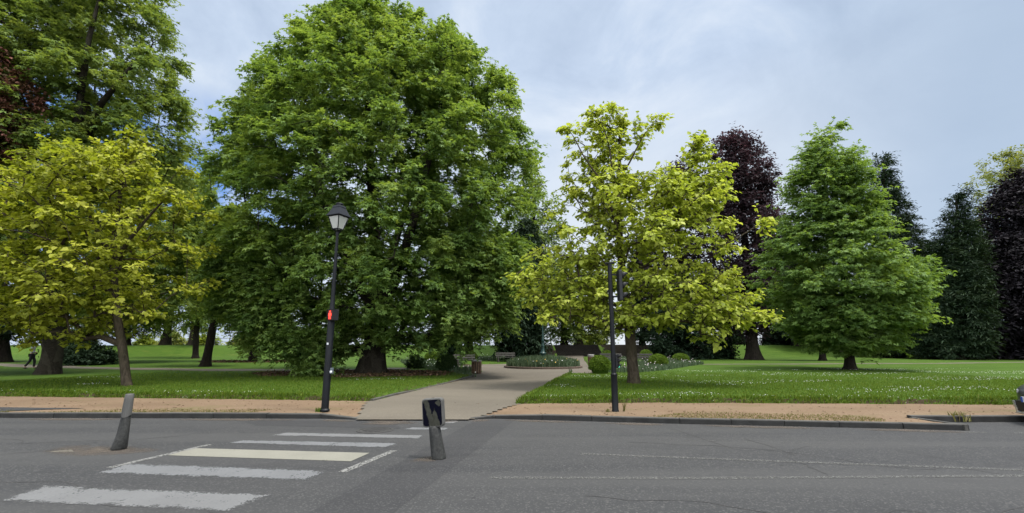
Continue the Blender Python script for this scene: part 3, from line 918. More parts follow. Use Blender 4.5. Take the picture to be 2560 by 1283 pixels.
# ---- the two golden catalpas
tree('catalpa_tree', 'golden yellow catalpa tree at the left whose thin trunk leans over the lawn', 'tree', 18.3,
     [(335, 300, 385), (365, 210, 430), (400, 110, 470), (450, -20, 505), (500, -110, 520), (600, -150, 545), (680, -150, 530), (740, -120, 480), (800, -60, 400), (845, 30, 250)],
     [(320, 958, .165), (308, 880, .15), (292, 790, .14), (284, 700, .125), (285, 600, .10), (300, 480, .07), (320, 380, .035)],
     M['catalpa_shaded'], M['bark_catalpa'], 8,
     limbs=[[(284, 740, .12, 0), (230, 660, .10, -.6), (130, 580, .07, -1.2), (40, 520, .04, -1.5)],
            [(282, 690, .10, 0), (350, 620, .08, -.7), (430, 560, .05, -1.2), (480, 520, .03, -1.4)],
            [(283, 650, .10, 0), (210, 560, .07, .5), (150, 470, .04, .8)],
            [(287, 790, .09, 0), (190, 740, .07, -1.), (90, 720, .05, -1.8), (10, 700, .03, -2.2)]],
     n=430, cr=.52, twigs=7, per=8, ls=.145, shape='heart', flat=.26, droop=.2, up=.15, depth=.8, hug=.78, shell=.95, ldroop=.35, flare=1.15, branch_r=.010, backp=.5, out_w=.7, twig_show=.6)
tree('catalpa_tree', 'golden catalpa behind the traffic light, with open branching top and brown trunk', 'tree', 19.2,
     [[[(262, 1528, 1562), (285, 1462, 1600), (320, 1405, 1635), (360, 1385, 1655), (420, 1378, 1660), (500, 1380, 1680)], 0.0, .62],
      [[(335, 1700, 1735), (370, 1680, 1780), (420, 1650, 1815), (470, 1640, 1838), (560, 1630, 1855)], -.6, .95],
      [[(450, 1400, 1830), (520, 1345, 1850), (600, 1318, 1868), (680, 1300, 1850), (760, 1330, 1850), (810, 1380, 1830)], -.3, 1.0],
      [[(640, 1320, 1480), (690, 1262, 1500), (735, 1268, 1500), (790, 1340, 1480)], -.9, 1.1],
      [[(690, 1660, 1850), (740, 1640, 1885), (775, 1630, 1925), (815, 1650, 1850), (850, 1680, 1800)], -1., 1.1]],
     [(1586, 957, .23), (1580, 900, .21), (1574, 820, .20), (1562, 740, .18), (1552, 640, .15), (1545, 520, .12), (1548, 400, .08), (1552, 310, .03)],
     M['catalpa'], M['bark_catalpa'], 21,
     limbs=[[(1553, 640, .085, -.3), (1528, 575, .065, -1.), (1490, 490, .048, -1.6), (1440, 430, .030, -1.8), (1420, 385, .016, -1.9), (1402, 362, .006, -1.7)],
            [(1560, 700, .09, 0), (1600, 610, .07, -.4), (1650, 510, .05, -.8), (1705, 440, .03, -1.), (1722, 370, .007, -1.)],
            [(1574, 800, .10, 0), (1640, 770, .09, -.9), (1740, 790, .06, -1.7), (1840, 790, .035, -2.)],
            [(1572, 810, .10, 0), (1510, 830, .08, -.9), (1430, 810, .05, -1.6), (1360, 800, .03, -1.9)],
            [(1556, 720, .09, 0), (1480, 690, .07, -1.), (1380, 720, .05, -1.6), (1300, 710, .025, -1.8)],
            [(1560, 700, .10, 0), (1650, 640, .08, -1.2), (1760, 640, .05, -1.8), (1840, 590, .03, -2.)],
            [(1547, 450, .05, 0), (1572, 410, .038, -.6), (1590, 365, .022, -.9), (1618, 335, .006, -1.2)],
            [(1546, 520, .05, -.2), (1518, 450, .036, -1.), (1508, 390, .024, -1.3), (1488, 345, .013, -1.4), (1482, 312, .005, -1.3)]],
     n=600, cr=.47, twigs=6, per=7, ls=.15, shape='heart', flat=.28, droop=.2, up=.2, depth=.72, hug=.8, shell=.8, ldroop=.4, flare=1.3, branch_r=.011, backp=.45, out_w=.7, twig_show=.9)

# ---- right side
tree('young_tree', 'fresh green layered tree with a pointed crown standing alone on the right lawn', 'tree', 30.7,
     [[[(318, 2050, 2068), (345, 2020, 2084), (372, 1995, 2105), (400, 1968, 2160), (450, 1952, 2190), (500, 1948, 2205), (560, 1935, 2220), (600, 1905, 2232), (650, 1890, 2262), (690, 1880, 2305), (740, 1890, 2310),
      (790, 1915, 2295), (830, 1940, 2275), (870, 2000, 2240)], 0.0, 1.0],
      [[(770, 1940, 2290), (830, 1965, 2270), (868, 1995, 2230)], -.6, .7],
      [[(655, 2240, 2310), (690, 2250, 2345), (725, 2250, 2330)], -.6, 1.0]],
     [(2126, 922, .30), (2122, 870, .25), (2118, 780, .23), (2105, 620, .18), (2085, 460, .11), (2064, 345, .03)],
     M['fresh'], M['bark_dark'], 31, n=500, cr=1.0, twigs=14, per=12, ls=.175, shape='lobed', flat=.22, droop=.16, up=.12, depth=.85, hug=.58, sag=.45, shell=1.3, flare=1.6)
tree('copper_beech', 'tall purple copper beech between the golden catalpa and the pointed green tree', 'tree', 50.0,
     [(325, 1805, 1850), (350, 1775, 1890), (400, 1755, 1935), (470, 1745, 1958), (560, 1740, 1970), (650, 1750, 1975), (740, 1760, 1965), (800, 1790, 1945), (840, 1820, 1920)],
     [(1885, 898, .62), (1878, 840, .55), (1870, 700, .45), (1855, 500, .25), (1835, 360, .08)],
     M['purple'], M['bark_dark'], 41, n=420, cr=1.35, twigs=12, per=9, ls=.30, shape='oval', flat=.7, droop=.25, hug=.42, shell=1.3, flare=1.6)
tree('copper_beech', 'purple copper beech mostly hidden behind the golden catalpa by the traffic light', 'tree', 57.0,
     [(400, 1670, 1720), (440, 1640, 1760), (520, 1600, 1790), (620, 1590, 1800), (720, 1590, 1800), (800, 1610, 1790)],
     [(1700, 888, .5), (1698, 700, .4), (1694, 440, .1)],
     M['purple'], M['bark_dark'], 43, n=220, cr=1.5, twigs=11, per=9, ls=.34, shape='oval', flat=.7, hug=.45)
tree('copper_beech', 'nearly black copper beech at the right edge with branches sweeping to the grass', 'tree', 52.0,
     [(430, 2515, 2580), (470, 2475, 2650), (540, 2445, 2720), (620, 2425, 2760), (700, 2410, 2790), (780, 2400, 2800), (860, 2395, 2800), (886, 2405, 2780)],
     [(2600, 890, .8), (2595, 700, .6), (2570, 480, .15)],
     M['black_purple'], M['bark_dark'], 47, n=800, cr=1.5, twigs=12, per=9, ls=.32, shape='oval', flat=.6, droop=.5, hug=.4, shell=1.6, depth=.7)
def conifer(label, Y, prof, trunk, seed, n, cr=1.3, mat='conifer'):
    return tree('conifer_tree', label, 'tree', Y, prof, trunk, M[mat], M['bark_dark'], seed, n=n, cr=cr, twigs=12, per=11, ls=.36, shape='needle', flat=.35, droop=.35, up=.1,
                hug=.42, sag=.5, ldroop=.3, out_w=1.3)
conifer('dark conifer with an uneven pointed top just behind the pointed green tree', 56.0,
        [(385, 2200, 2218), (420, 2178, 2240), (480, 2160, 2265), (560, 2165, 2295), (620, 2160, 2310), (720, 2150, 2330), (820, 2150, 2330), (870, 2170, 2310)],
        [(2225, 890, .45), (2220, 700, .35), (2208, 400, .06)], 51, 330)
conifer('dark green conifer left of the black copper beech at the right edge', 50.0,
        [(470, 2385, 2398), (510, 2362, 2425), (580, 2340, 2450), (660, 2318, 2460), (740, 2300, 2470), (820, 2285, 2470), (880, 2290, 2470)],
        [(2395, 892, .4), (2393, 700, .3), (2391, 490, .05)], 53, 360, 1.25)
tree('pale_tree', 'pale green airy treetop rising far behind the black copper beech at the right', 'tree', 78.0,
     [(375, 2480, 2560), (400, 2440, 2620), (450, 2420, 2660), (520, 2415, 2680), (600, 2440, 2660), (680, 2460, 2640)],
     [(2540, 880, .6), (2540, 650, .5), (2530, 420, .12)],
     M['pale'], M['bark_dark'], 57, n=230, cr=1.7, twigs=10, per=9, ls=.40, shape='oval', flat=.7, hug=.45, shell=1.0)
# dark belt behind the right lawn
tree('yew_tree', 'low dark yew spreading between the golden catalpa and the purple beech trunk', 'tree', 54.0,
     [(690, 1650, 1760), (730, 1610, 1815), (790, 1590, 1840), (850, 1590, 1850), (889, 1600, 1845)],
     [(1720, 894, .5), (1715, 800, .4), (1710, 710, .1)],
     M['dark'], M['bark_dark'], 61, n=260, cr=1.3, twigs=11, per=10, ls=.30, shape='spray', flat=.6, droop=.5, hug=.4)
tree('yew_tree', 'dark evergreen filling the gap between the pointed green tree and the dark green conifer', 'tree', 57.0,
     [(600, 2290, 2350), (660, 2250, 2370), (740, 2230, 2390), (820, 2200, 2400), (888, 2180, 2400)],
     [(2300, 890, .45), (2300, 760, .35), (2315, 620, .1)],
     M['dark'], M['bark_dark'], 63, n=260, cr=1.4, twigs=11, per=10, ls=.32, shape='spray', flat=.55, droop=.4, hug=.42)
tree('yew_tree', 'dark evergreen behind the trunk of the purple copper beech', 'tree', 64.0,
     [(560, 1960, 2010), (640, 1920, 2060), (740, 1900, 2090), (830, 1900, 2100)],
     [(1990, 868, .4), (1990, 740, .3), (1985, 580, .1)],
     M['dark'], M['bark_dark'], 65, n=150, cr=1.6, twigs=10, per=9, ls=.38, shape='oval', flat=.6, hug=.45, shell=.9)
tree('park_tree', 'dim green tree with a dark trunk just left behind the pointed green tree', 'tree', 47.0,
     [(640, 2010, 2080), (700, 1980, 2130), (780, 1970, 2150), (850, 1985, 2140)],
     [(2056, 895, .28), (2052, 800, .22), (2050, 660, .06)],
     M['mid'], M['bark_dark'], 67, n=120, cr=1.1, twigs=10, per=9, ls=.28, shape='lobed', flat=.5, hug=.45)

tree('yew_tree', 'broad dark evergreen behind the green conifer and the black copper beech', 'tree', 66.0,
     [(640, 2330, 2500), (700, 2240, 2620), (780, 2200, 2680), (850, 2190, 2680), (882, 2200, 2660)],
     [(2440, 870, .5), (2440, 760, .4), (2440, 660, .1)],
     M['dark'], M['bark_dark'], 66, n=330, cr=1.7, twigs=10, per=9, ls=.40, shape='oval', flat=.6, hug=.42)
tree('park_tree', 'tree on the bank between the purple beech trunk and the pointed green tree', 'tree', 70.0,
     [(600, 1880, 2000), (700, 1850, 2060), (780, 1850, 2080), (835, 1870, 2060)],
     [(1915, 866, .4), (1915, 780, .32), (1920, 620, .1)],
     M['dark'], M['bark_dark'], 68, n=150, cr=1.6, twigs=9, per=9, ls=.40, shape='oval', flat=.6, hug=.45, shell=.9)
# dark evergreens between the great plane and the steps
tree('evergreen_tree', 'blue green evergreen with drooping boughs beside the steps, behind the far bench', 'tree', 47.0,
     [(540, 1290, 1340), (600, 1255, 1365), (680, 1235, 1380), (760, 1228, 1385), (830, 1222, 1378), (878, 1235, 1362)],
     [(1300, 893, .4), (1302, 760, .3), (1315, 570, .08)],
     M['dark'], M['bark_dark'], 71, n=330, cr=1.15, twigs=12, per=10, ls=.28, shape='spray', flat=.55, droop=.7, hug=.4, ldroop=.6)
tree('evergreen_tree', 'dark bushy evergreen behind the left bench, its foliage reaching nearly to the ground', 'tree', 48.0,
     [(640, 1090, 1180), (700, 1065, 1200), (780, 1060, 1195), (840, 1065, 1175), (880, 1085, 1150)],
     [(1122, 893, .3), (1120, 800, .25), (1125, 680, .06)],
     M['dark'], M['bark_dark'], 73, n=230, cr=1.1, twigs=11, per=10, ls=.28, shape='oval', flat=.7, droop=.5, hug=.4)
tree('park_tree', 'tree with a straight dark trunk between the two benches beneath the great plane', 'tree', 53.0,
     [(560, 1130, 1240), (640, 1110, 1270), (740, 1110, 1265), (800, 1130, 1250), (830, 1150, 1235)],
     [(1174, 892, .42), (1173, 820, .36), (1175, 700, .25), (1180, 580, .08)],
     M['dark'], M['bark_dark'], 75, n=170, cr=1.3, twigs=10, per=9, ls=.32, shape='oval', flat=.7, hug=.45)
# trees on the terrace behind the steps
def terrace(label, Y, prof, trunk, mat, seed, n, ls=.34, cr=1.4, shape='oval', shell=.9, flat=.65):
    return tree('park_tree', label, 'tree', Y, prof, trunk, M[mat], M['bark_dark'] if mat != 'yellowgreen' else M['bark'], seed, n=n, cr=cr, twigs=9, per=9, ls=ls, shape=shape, flat=flat, hug=.45,
                shell=shell, branch_r=.016)
terrace('tree with a dark trunk at the head of the steps, left of its paler neighbour', 66.0, [(650, 1360, 1440), (720, 1340, 1480), (790, 1340, 1480), (848, 1350, 1470)],
        [(1410, 864, .42), (1408, 780, .35), (1405, 670, .1)], 'mid', 81, 150)
terrace('yellow green tree standing at the head of the steps, right of a dark trunk', 69.0, [(640, 1430, 1500), (720, 1420, 1540), (800, 1425, 1560), (848, 1435, 1560)],
        [(1447, 863, .5), (1449, 790, .4), (1460, 660, .1)], 'yellowgreen', 82, 150)
terrace('dark bank tree directly behind the trunk of the right hand golden catalpa', 65.0, [(600, 1560, 1660), (700, 1545, 1690), (790, 1540, 1690), (845, 1540, 1680)],
        [(1606, 866, .36), (1605, 780, .3), (1608, 620, .08)], 'dark', 83, 200)
terrace('yellowish tree on the far left bank with a leaning trunk', 66.0, [(540, 370, 480), (650, 340, 510), (740, 335, 515), (832, 350, 500)],
        [(412, 864, .55), (425, 790, .4), (440, 700, .3), (430, 580, .08)], 'yellowgreen', 84, 190)
terrace('tree with a slender upright dark trunk at the foot of the left bank', 54.0, [(440, 440, 540), (580, 420, 575), (700, 420, 575), (820, 440, 550)],
        [(489, 893, .30), (492, 800, .26), (496, 660, .2), (492, 500, .07)], 'mid', 85, 190, .3, 1.2)
terrace('pale trunked tree on the bank close behind the slender dark trunk', 65.0, [(600, 470, 560), (680, 455, 590), (780, 460, 590), (835, 470, 570)],
        [(480, 865, .42), (486, 800, .36), (500, 620, .1)], 'yellowgreen', 86, 130)
terrace('lawn tree left of the great plane, its brown trunk leaning right', 36.0, [(520, 540, 640), (600, 490, 660), (700, 470, 660), (760, 490, 640), (800, 560, 640)],
        [(513, 919, .30), (528, 840, .26), (548, 740, .22), (562, 640, .16), (575, 540, .06)], 'mid', 87, 150, .26, 1.0, 'lobed')
terrace('dark tree left of the great plane with a stout trunk standing in leaf litter', 45.0, [(560, 600, 700), (640, 570, 740), (740, 565, 760), (810, 570, 770), (850, 590, 760)],
        [(636, 905, .45), (640, 840, .38), (648, 740, .3), (650, 600, .08)], 'mid', 88, 260, .3, 1.2)
terrace('dark flat topped tree on the bank behind the leaning catalpa trunk', 64.0, [(660, 250, 380), (740, 220, 410), (800, 225, 400), (835, 240, 370)],
        [(318, 866, .35), (320, 800, .3), (315, 700, .08)], 'dark', 89, 170, .34, 1.4, 'needle', flat=.3)
terrace('dark tree at the far left edge beyond the walking person', 44.0, [(600, -190, 90), (700, -230, 150), (790, -220, 150), (850, -180, 90)],
        [(8, 908, .5), (5, 820, .42), (0, 640, .1)], 'dark', 90, 260, .3, 1.3)
terrace('leafy green tree filling the gap behind the golden catalpa at the left', 42.0, [(370, 370, 450), (440, 270, 530), (540, 200, 560), (640, 180, 570), (730, 170, 540), (810, 170, 420)],
        [(222, 903, .45), (235, 800, .4), (300, 600, .3), (390, 420, .08)], 'plane_far', 91, 330, .3, 1.3, 'lobed')
terrace('green tree behind the great plane, showing at its right shoulder below the golden catalpa', 60.0, [(420, 1290, 1360), (500, 1250, 1410), (600, 1230, 1440), (700, 1230, 1440), (780, 1250, 1420)],
        [(1345, 885, .5), (1345, 760, .4), (1330, 450, .1)], 'mid', 92, 200, .34, 1.4)
# red flowering tree leaning in from the left edge
tree('red_chestnut', 'reddish pink flowering chestnut leaning into view at the upper left edge', 'tree', 22.0,
     [(110, -80, 20), (150, -150, 75), (210, -180, 100), (270, -190, 112), (320, -190, 90), (380, -180, 60), (430, -150, 20)],
     [(-120, 945, .3), (-110, 700, .26), (-90, 450, .18), (-50, 200, .05)],
     M['pink'], M['bark_dark'], 95, n=230, cr=.75, twigs=10, per=9, ls=.19, shape='oval', flat=.5, hug=.45)
# far bushes beyond the terrace
for k, (l, r, top, lab) in enumerate(((330, 400, 838, 'far pale bush beyond the bank, just right of the leaning catalpa trunk'),
                                      (385, 480, 832, 'far pale bush beyond the bank at the foot of the leaning yellowish tree'),
                                      (470, 560, 836, 'far pale bush beyond the bank behind the slender dark trunk'),
                                      (560, 640, 845, 'far pale bush beyond the railing left of the great plane'),
                                      (1430, 1530, 835, 'far pale bush beyond the head of the steps'))):
    c = (l + r) / 2
    tree('far_bush', lab, 'bush', 74.0, [(top, c - 12, c + 12), (top + 10, l + 8, r - 8), (862, l, r), (874, l, r)], [(c, 869, .1), (c, 855, .08), (c, top + 5, .03)],
         M['pale' if k % 2 else 'yellowgreen'], M['bark'], 100 + k, n=46, cr=1.1, twigs=8, per=8, ls=.34, shape='oval', flat=.8, group='pale bushes beyond the bank')

# undergrowth along the top of the bank
for k, (l, r, top, bot, lab) in enumerate(((1795, 1875, 826, 872, 'dark hedge mass on the bank just left of the purple beech trunk'),
                                           (1895, 1985, 834, 866, 'dark hedge mass on the bank just right of the purple beech trunk'),
                                           (1975, 2080, 826, 866, 'dark hedge mass on the bank behind the dim green tree trunk'),
                                           (640, 730, 838, 868, 'dark hedge mass on the bank right of the stout dark trunk'),
                                           (950, 1010, 846, 868, 'small dark hedge on the bank right of the great plane trunk'),
                                           (150, 240, 830, 868, 'dark hedge mass on the bank behind the low rounded shrub'))):
    c = (l + r) / 2
    tree('bank_hedge', lab, 'hedge', 68.0, [(top, l + 14, r - 14), (top + 12, l + 4, r - 4), (bot - 6, l, r), (bot, l + 4, r - 4)], [(c, 868, .12), (c, 856, .1), (c, top + 4, .03)],
         M['dark'], M['bark_dark'], 140 + k, n=90, cr=1.0, twigs=9, per=9, ls=.32, shape='oval', flat=.8, hug=.42, group='hedge masses along the bank')
for k, (l, r, top, bot, Y_, mt, lab) in enumerate(((1770, 1845, 868, 892, 53, 'dark', 'low dark undergrowth left of the purple beech trunk'),
                                                   (2150, 2240, 862, 884, 56, 'mid', 'olive green bush low behind the pointed green tree'),
                                                   (2270, 2330, 868, 886, 54, 'mid', 'small green bush in front of the dark evergreen wall'))):
    c = (l + r) / 2
    tree('low_bush', lab, 'bush', float(Y_), [(top, l + 16, r - 16), (top + 8, l + 4, r - 4), (bot, l, r)], [(c, bot + 3, .08), (c, bot - 6, .06), (c, top + 4, .03)],
         M[mt], M['bark_dark'], 150 + k, n=70, cr=.7, twigs=8, per=9, ls=.2, shape='oval', flat=.8, hug=.4)
# shrubs
tree('dark_shrub', 'low dark rounded shrub between the massive left trunk and the leaning catalpa trunk', 'shrub', 38.0,
     [(862, 180, 250), (872, 160, 280), (890, 148, 295), (904, 155, 290)], [(222, 909, .1), (222, 890, .08), (222, 872, .03)],
     M['dark'], M['bark_dark'], 111, n=130, cr=.6, twigs=9, per=9, ls=.17, shape='oval', flat=.8, hug=.4)
tree('dark_shrub', 'dark shrub at the foot of the great plane, beside the clipped domes on its right', 'shrub', 33.0,
     [(893, 1020, 1050), (900, 1010, 1065), (914, 1008, 1070), (919, 1012, 1066)], [(1038, 922, .06), (1038, 910, .05), (1038, 899, .02)],
     M['box_dark'], M['bark_dark'], 113, n=70, cr=.35, twigs=8, per=9, ls=.10, shape='oval', flat=.8, hug=.4)

# ------------------------------------------------------------------ clipped domes
def dome(px, py_base, wpx, hpx, label, mat, z=.2, seed=0):
    rng = np.random.default_rng(300 + seed)
    x, y, _ = gp(px, py_base, z)
    t = y / (CP + (py_base - CY) / F * SP)
    r = wpx / 2 * t / F; h = hpx * t / F * 1.18
    gz = float(terr(np.array([x]), np.array([y]))[0])
    gz = max(gz, z - .02)
    root = empty('clipped_dome', (x, y, gz), label, 'topiary', 'clipped box domes around the flower garden')
    bm = bmesh.new()
    lathe(bm, [(r * .72, -.05), (r * .93, h * .3), (r * .9, h * .55), (r * .7, h * .8), (r * .38, h * .93), (.02, h * .95)], 18)
    obj('inner_bush', bm, M['box_dark'] if mat != 'box' else M['box'], root, smooth=True)
    n = 3800
    u = rng.uniform(0, 1, n); th = rng.uniform(0, 2 * PI, n)
    el = np.arcsin(np.clip(u * 1.25 - .25, -.25, 1))
    nrm = np.stack([np.cos(el) * np.cos(th), np.cos(el) * np.sin(th), np.sin(el)], -1)
    k = 1 + rng.normal(0, .035, n) + .03 * np.sin(th * 5 + el * 7)
    pos = nrm * np.array([r, r, h * .62]) * k[:, None] + np.array([0, 0, h * .38])
    pos[:, 2] = np.maximum(pos[:, 2], .02)
    ax = nrm * .6 + rng.normal(0, .6, (n, 3)) + np.array([0, 0, .4])
    V, Fc, T = leaves_arrays(pos, ax, nrm + rng.normal(0, .5, (n, 3)), rng.uniform(.05, .10, n) * (1 + r * .2), np.clip(rng.normal(.5, .22, n), 0, 1), leaf_template('oval'))
    build('foliage', V, Fc, M[mat], root, T)
    return root
dome(1080, 910, 36, 22, 'clipped green dome, uppermost of those beside the great plane trunk', 'box', .2, 1)
dome(1116, 929, 48, 33, 'dark clipped dome in front of the left bench, beside the slatted bin', 'box_dark', .2, 2)
dome(1178, 902, 28, 17, 'small clipped dome behind the right end of the left bench', 'box', .3, 3)
dome(1293, 899, 26, 18, 'small clipped dome at the right end of the far bench', 'box', .3, 4)
dome(1500, 934, 50, 35, 'largest clipped dome, beside the path just left of the traffic light pole', 'box', .2, 5)
dome(1519, 900, 24, 18, 'small clipped dome peeking out behind the traffic light pole', 'box', .3, 6)
dome(1616, 901, 30, 20, 'clipped dome just right of the catalpa trunk, behind a low rail', 'box', .3, 7)
dome(1646, 917, 44, 25, 'clipped dome in the grey green irises right of the catalpa trunk', 'box', .25, 8)
dome(1702, 908, 38, 18, 'clipped dome at the right hand end of the iris bed', 'box', .25, 9)

# ------------------------------------------------------------------ flower beds
def blades(name, P, H, W, mat, label=None, lean=.25, seed=0, parent=None, kind='stuff'):
    """narrow two-piece blades"""
    rng = np.random.default_rng(seed)
    n = len(P)
    th = rng.uniform(0, 2 * PI, n); d = np.stack([np.cos(th), np.sin(th), np.zeros(n)], -1)
    s = np.stack([-np.sin(th + .8), np.cos(th + .8), np.zeros(n)], -1) * (W / 2)[:, None]
    ln = np.abs(rng.normal(0, lean, n))[:, None]
    upv = np.array([0, 0, 1.])
    mid = P + upv * (H * .6)[:, None] + d * ln * (H * .3)[:, None]
    tip = P + upv * (H * (1 - .25 * ln[:, 0]))[:, None] + d * ln * H[:, None]
    V = np.stack([P - s, P + s, mid + s * .85, mid - s * .85, tip], 1)
    k = (np.arange(n) * 5)[:, None]
    Fq = np.concatenate([k + np.array([[0, 1, 2, 3]])])
    # tip as a degenerate-free quad: mid-left, mid-right, tip twice is avoided by using tris turned into quads through the centre
    V2 = np.concatenate([V.reshape(-1, 3)])
    T = np.clip(rng.normal(.5, .2, n), 0, 1)
    Ft = np.concatenate([np.stack([k[:, 0], k[:, 0] + 1, k[:, 0] + 2], -1), np.stack([k[:, 0], k[:, 0] + 2, k[:, 0] + 3], -1), np.stack([k[:, 0] + 3, k[:, 0] + 2, k[:, 0] + 4], -1)])
    o = build(name, V2, Ft, mat, parent, np.concatenate([T, T, T]))
    return o

def octas(name, P, R, mat, parent=None, tint=None):
    v = np.array([(1, 0, 0), (0, 1, 0), (-1, 0, 0), (0, -1, 0), (0, 0, .8), (0, 0, -.8)], float)
    f = np.array([(0, 1, 4), (1, 2, 4), (2, 3, 4), (3, 0, 4), (1, 0, 5), (2, 1, 5), (3, 2, 5), (0, 3, 5)])
    V = P[:, None, :] + v[None] * R[:, None, None]
    Fc = (np.arange(len(P)) * 6)[:, None, None] + f[None]
    return build(name, V.reshape(-1, 3), Fc.reshape(-1, 3), mat, parent, tint)

M['daisy'] = plain('daisy petals', (.58, .59, .55), .7, var=.1)
M['yellow_flower'] = plain('yellow iris petals', (.75, .48, .08), .7, var=.3)
M['pink_flower'] = plain('pale petals', (.70, .62, .62), .7, var=.2)

bedx, bedy = PLAZA_C
bz = float(base_h(np.array([bedx]), np.array([bedy]))[0])
bed = empty('flower_bed', (bedx, bedy, bz - .1), 'round raised flower bed with a brown rim in the middle of the gravel circle', 'flower bed')
bm = bmesh.new()
lathe(bm, [(BED_R, -.1), (BED_R, .13), (BED_R - .03, .15), (BED_R - .12, .15), (BED_R - .14, .10)], 48, cap=False)
obj('edging', bm, M['brick'], bed, smooth=True, auto=True)
bm = bmesh.new(); lathe(bm, [(BED_R - .13, -.1), (BED_R - .13, .11), (BED_R * .6, .2), (.05, .24)], 40)
obj('soil', bm, M['soil'], bed, smooth=True)

def bed_points(n, f, box, seed, zoff=0.0, hf=None):
    rng = np.random.default_rng(seed)
    out = []
    tot = 0
    while tot < n:
        x = rng.uniform(box[0], box[1], n * 2); y = rng.uniform(box[2], box[3], n * 2)
        k = f(x, y)
        p = np.stack([x[k], y[k], np.zeros(k.sum())], -1); out.append(p); tot += len(p)
    P = np.concatenate(out)[:n]
    P[:, 2] = (hf or terr)(P[:, 0], P[:, 1]) + zoff
    return P
def round_bed(x, y): return np.hypot(x - bedx, y - bedy) < BED_R - .2
P = bed_points(7000, round_bed, (bedx - 3, bedx + 3, bedy - 3, bedy + 3), 401, 0, lambda x, y: bz + .02 + .1 * (1 - np.hypot(x - bedx, y - bedy) / BED_R))
rng = np.random.default_rng(402)
hh = rng.uniform(.42, .85, len(P)) * (1 - .45 * (np.hypot(P[:, 0] - bedx, P[:, 1] - bedy) / BED_R) ** 3)
tag(blades('iris_foliage', P, hh, rng.uniform(.035, .06, len(P)), M['iris'], seed=403), 'dense grey green iris leaves filling the round flower bed', 'flowers', kind='stuff')
P2 = P[rng.choice(len(P), 130, False)]; P2 = P2 + np.stack([np.zeros(130), np.zeros(130), rng.uniform(.18, .5, 130)], -1)
tag(octas('bed_flower', P2[:85], rng.uniform(.025, .055, 85), M['daisy']), 'scattered small white blooms in the round flower bed', 'flowers', kind='stuff')
tag(octas('bed_flower', P2[85:115], rng.uniform(.03, .06, 30), M['yellow_flower']), 'scattered small yellow blooms in the round flower bed', 'flowers', kind='stuff')

# side iris beds on the lawn corners by the gravel circle
BEDS = [([gp(1195, 938, .2), gp(1120, 930, .2), gp(1020, 918, .2), gp(1000, 906, .25), gp(1120, 905, .25), gp(1200, 921, .2)], 5200, 'iris and lavender clump left of the path beside the slatted bin'),
        ([gp(1422, 936, .2), gp(1440, 930, .2), gp(1600, 933, .2), gp(1690, 921, .22), gp(1760, 912, .25), gp(1690, 901, .3), gp(1610, 906, .3), gp(1560, 916, .25), gp(1470, 917, .22), gp(1430, 927, .2)], 8500,
         'iris clump right of the path spreading around the clipped domes'),
        ([gp(1190, 906, .2), gp(1265, 904, .2), gp(1330, 899, .3), gp(1300, 895, .3), gp(1190, 898, .3)], 2600, 'narrow strip of irises behind the two left benches'),
        ([gp(1500, 903, .3), gp(1580, 907, .3), gp(1600, 899, .3), gp(1500, 896, .3)], 1600, 'narrow strip of irises behind the rail right of the steps')]
for k, (poly, n, lab) in enumerate(BEDS):
    bxs = [p[0] for p in poly]; bys = [p[1] for p in poly]
    P = bed_points(n, lambda x, y: (sd_poly(x, y, poly) < 0) & (sd_path(x, y) > -.25), (min(bxs), max(bxs), min(bys), max(bys)), 410 + k)
    rng = np.random.default_rng(420 + k)
    tag(blades('iris_foliage', P, rng.uniform(.16, .36, n), rng.uniform(.03, .055, n), M['iris'], seed=430 + k), lab, 'flowers', kind='stuff')
    m = n // 70
    Q = P[rng.choice(n, m, False)] + np.stack([np.zeros(m), np.zeros(m), rng.uniform(.15, .45, m)], -1)
    tag(octas('bed_flower', Q, rng.uniform(.025, .05, m), M['daisy' if k % 2 == 0 else 'pink_flower']), 'small pale blooms among the ' + lab, 'flowers', kind='stuff')

# ------------------------------------------------------------------ grass, daisies, litter
def lawn_ok(x, y): return (sd_pave(x, y) > .02) & (sd_path(x, y) > .04) & (sd_side(x, y) > 0)
P = bed_points(150000, lambda x, y: lawn_ok(x, y) & (RNG.random(len(x)) < np.clip(1.5 - (y - 13) / 11, .12, 1)), (-21, 23, 12.2, 30), 501, -.01)
rng = np.random.default_rng(502)
tag(blades('grass', P, rng.uniform(.035, .085, len(P)), rng.uniform(.010, .018, len(P)), M['blade'], lean=.5, seed=503), 'short mown grass blades on the front lawns', 'grass', kind='stuff')
# longer ragged fringe where the lawn meets the pavement and path
P = bed_points(26000, lambda x, y: (np.abs(sd_pave(x, y) - .10) < .16) & (sd_path(x, y) > 0), (-22, 26, 12, 17), 505, -.01)
P2 = bed_points(5000, lambda x, y: (np.abs(sd_path(x, y) - .08) < .10) & (y < 27) & (sd_pave(x, y) > 0) & (x > 0), (-6, 8, 13, 28), 506, -.01)
P = np.concatenate([P, P2])
keep = (wob(P[:, 0], P[:, 1], .8) + rng.normal(0, .35, len(P))) > -.25
P = P[keep]
tag(blades('grass_fringe', P, rng.uniform(.05, .17, len(P)), rng.uniform(.012, .024, len(P)), M['blade'], lean=.8, seed=507), 'ragged longer grass fringe along the lawn edges', 'grass', kind='stuff')
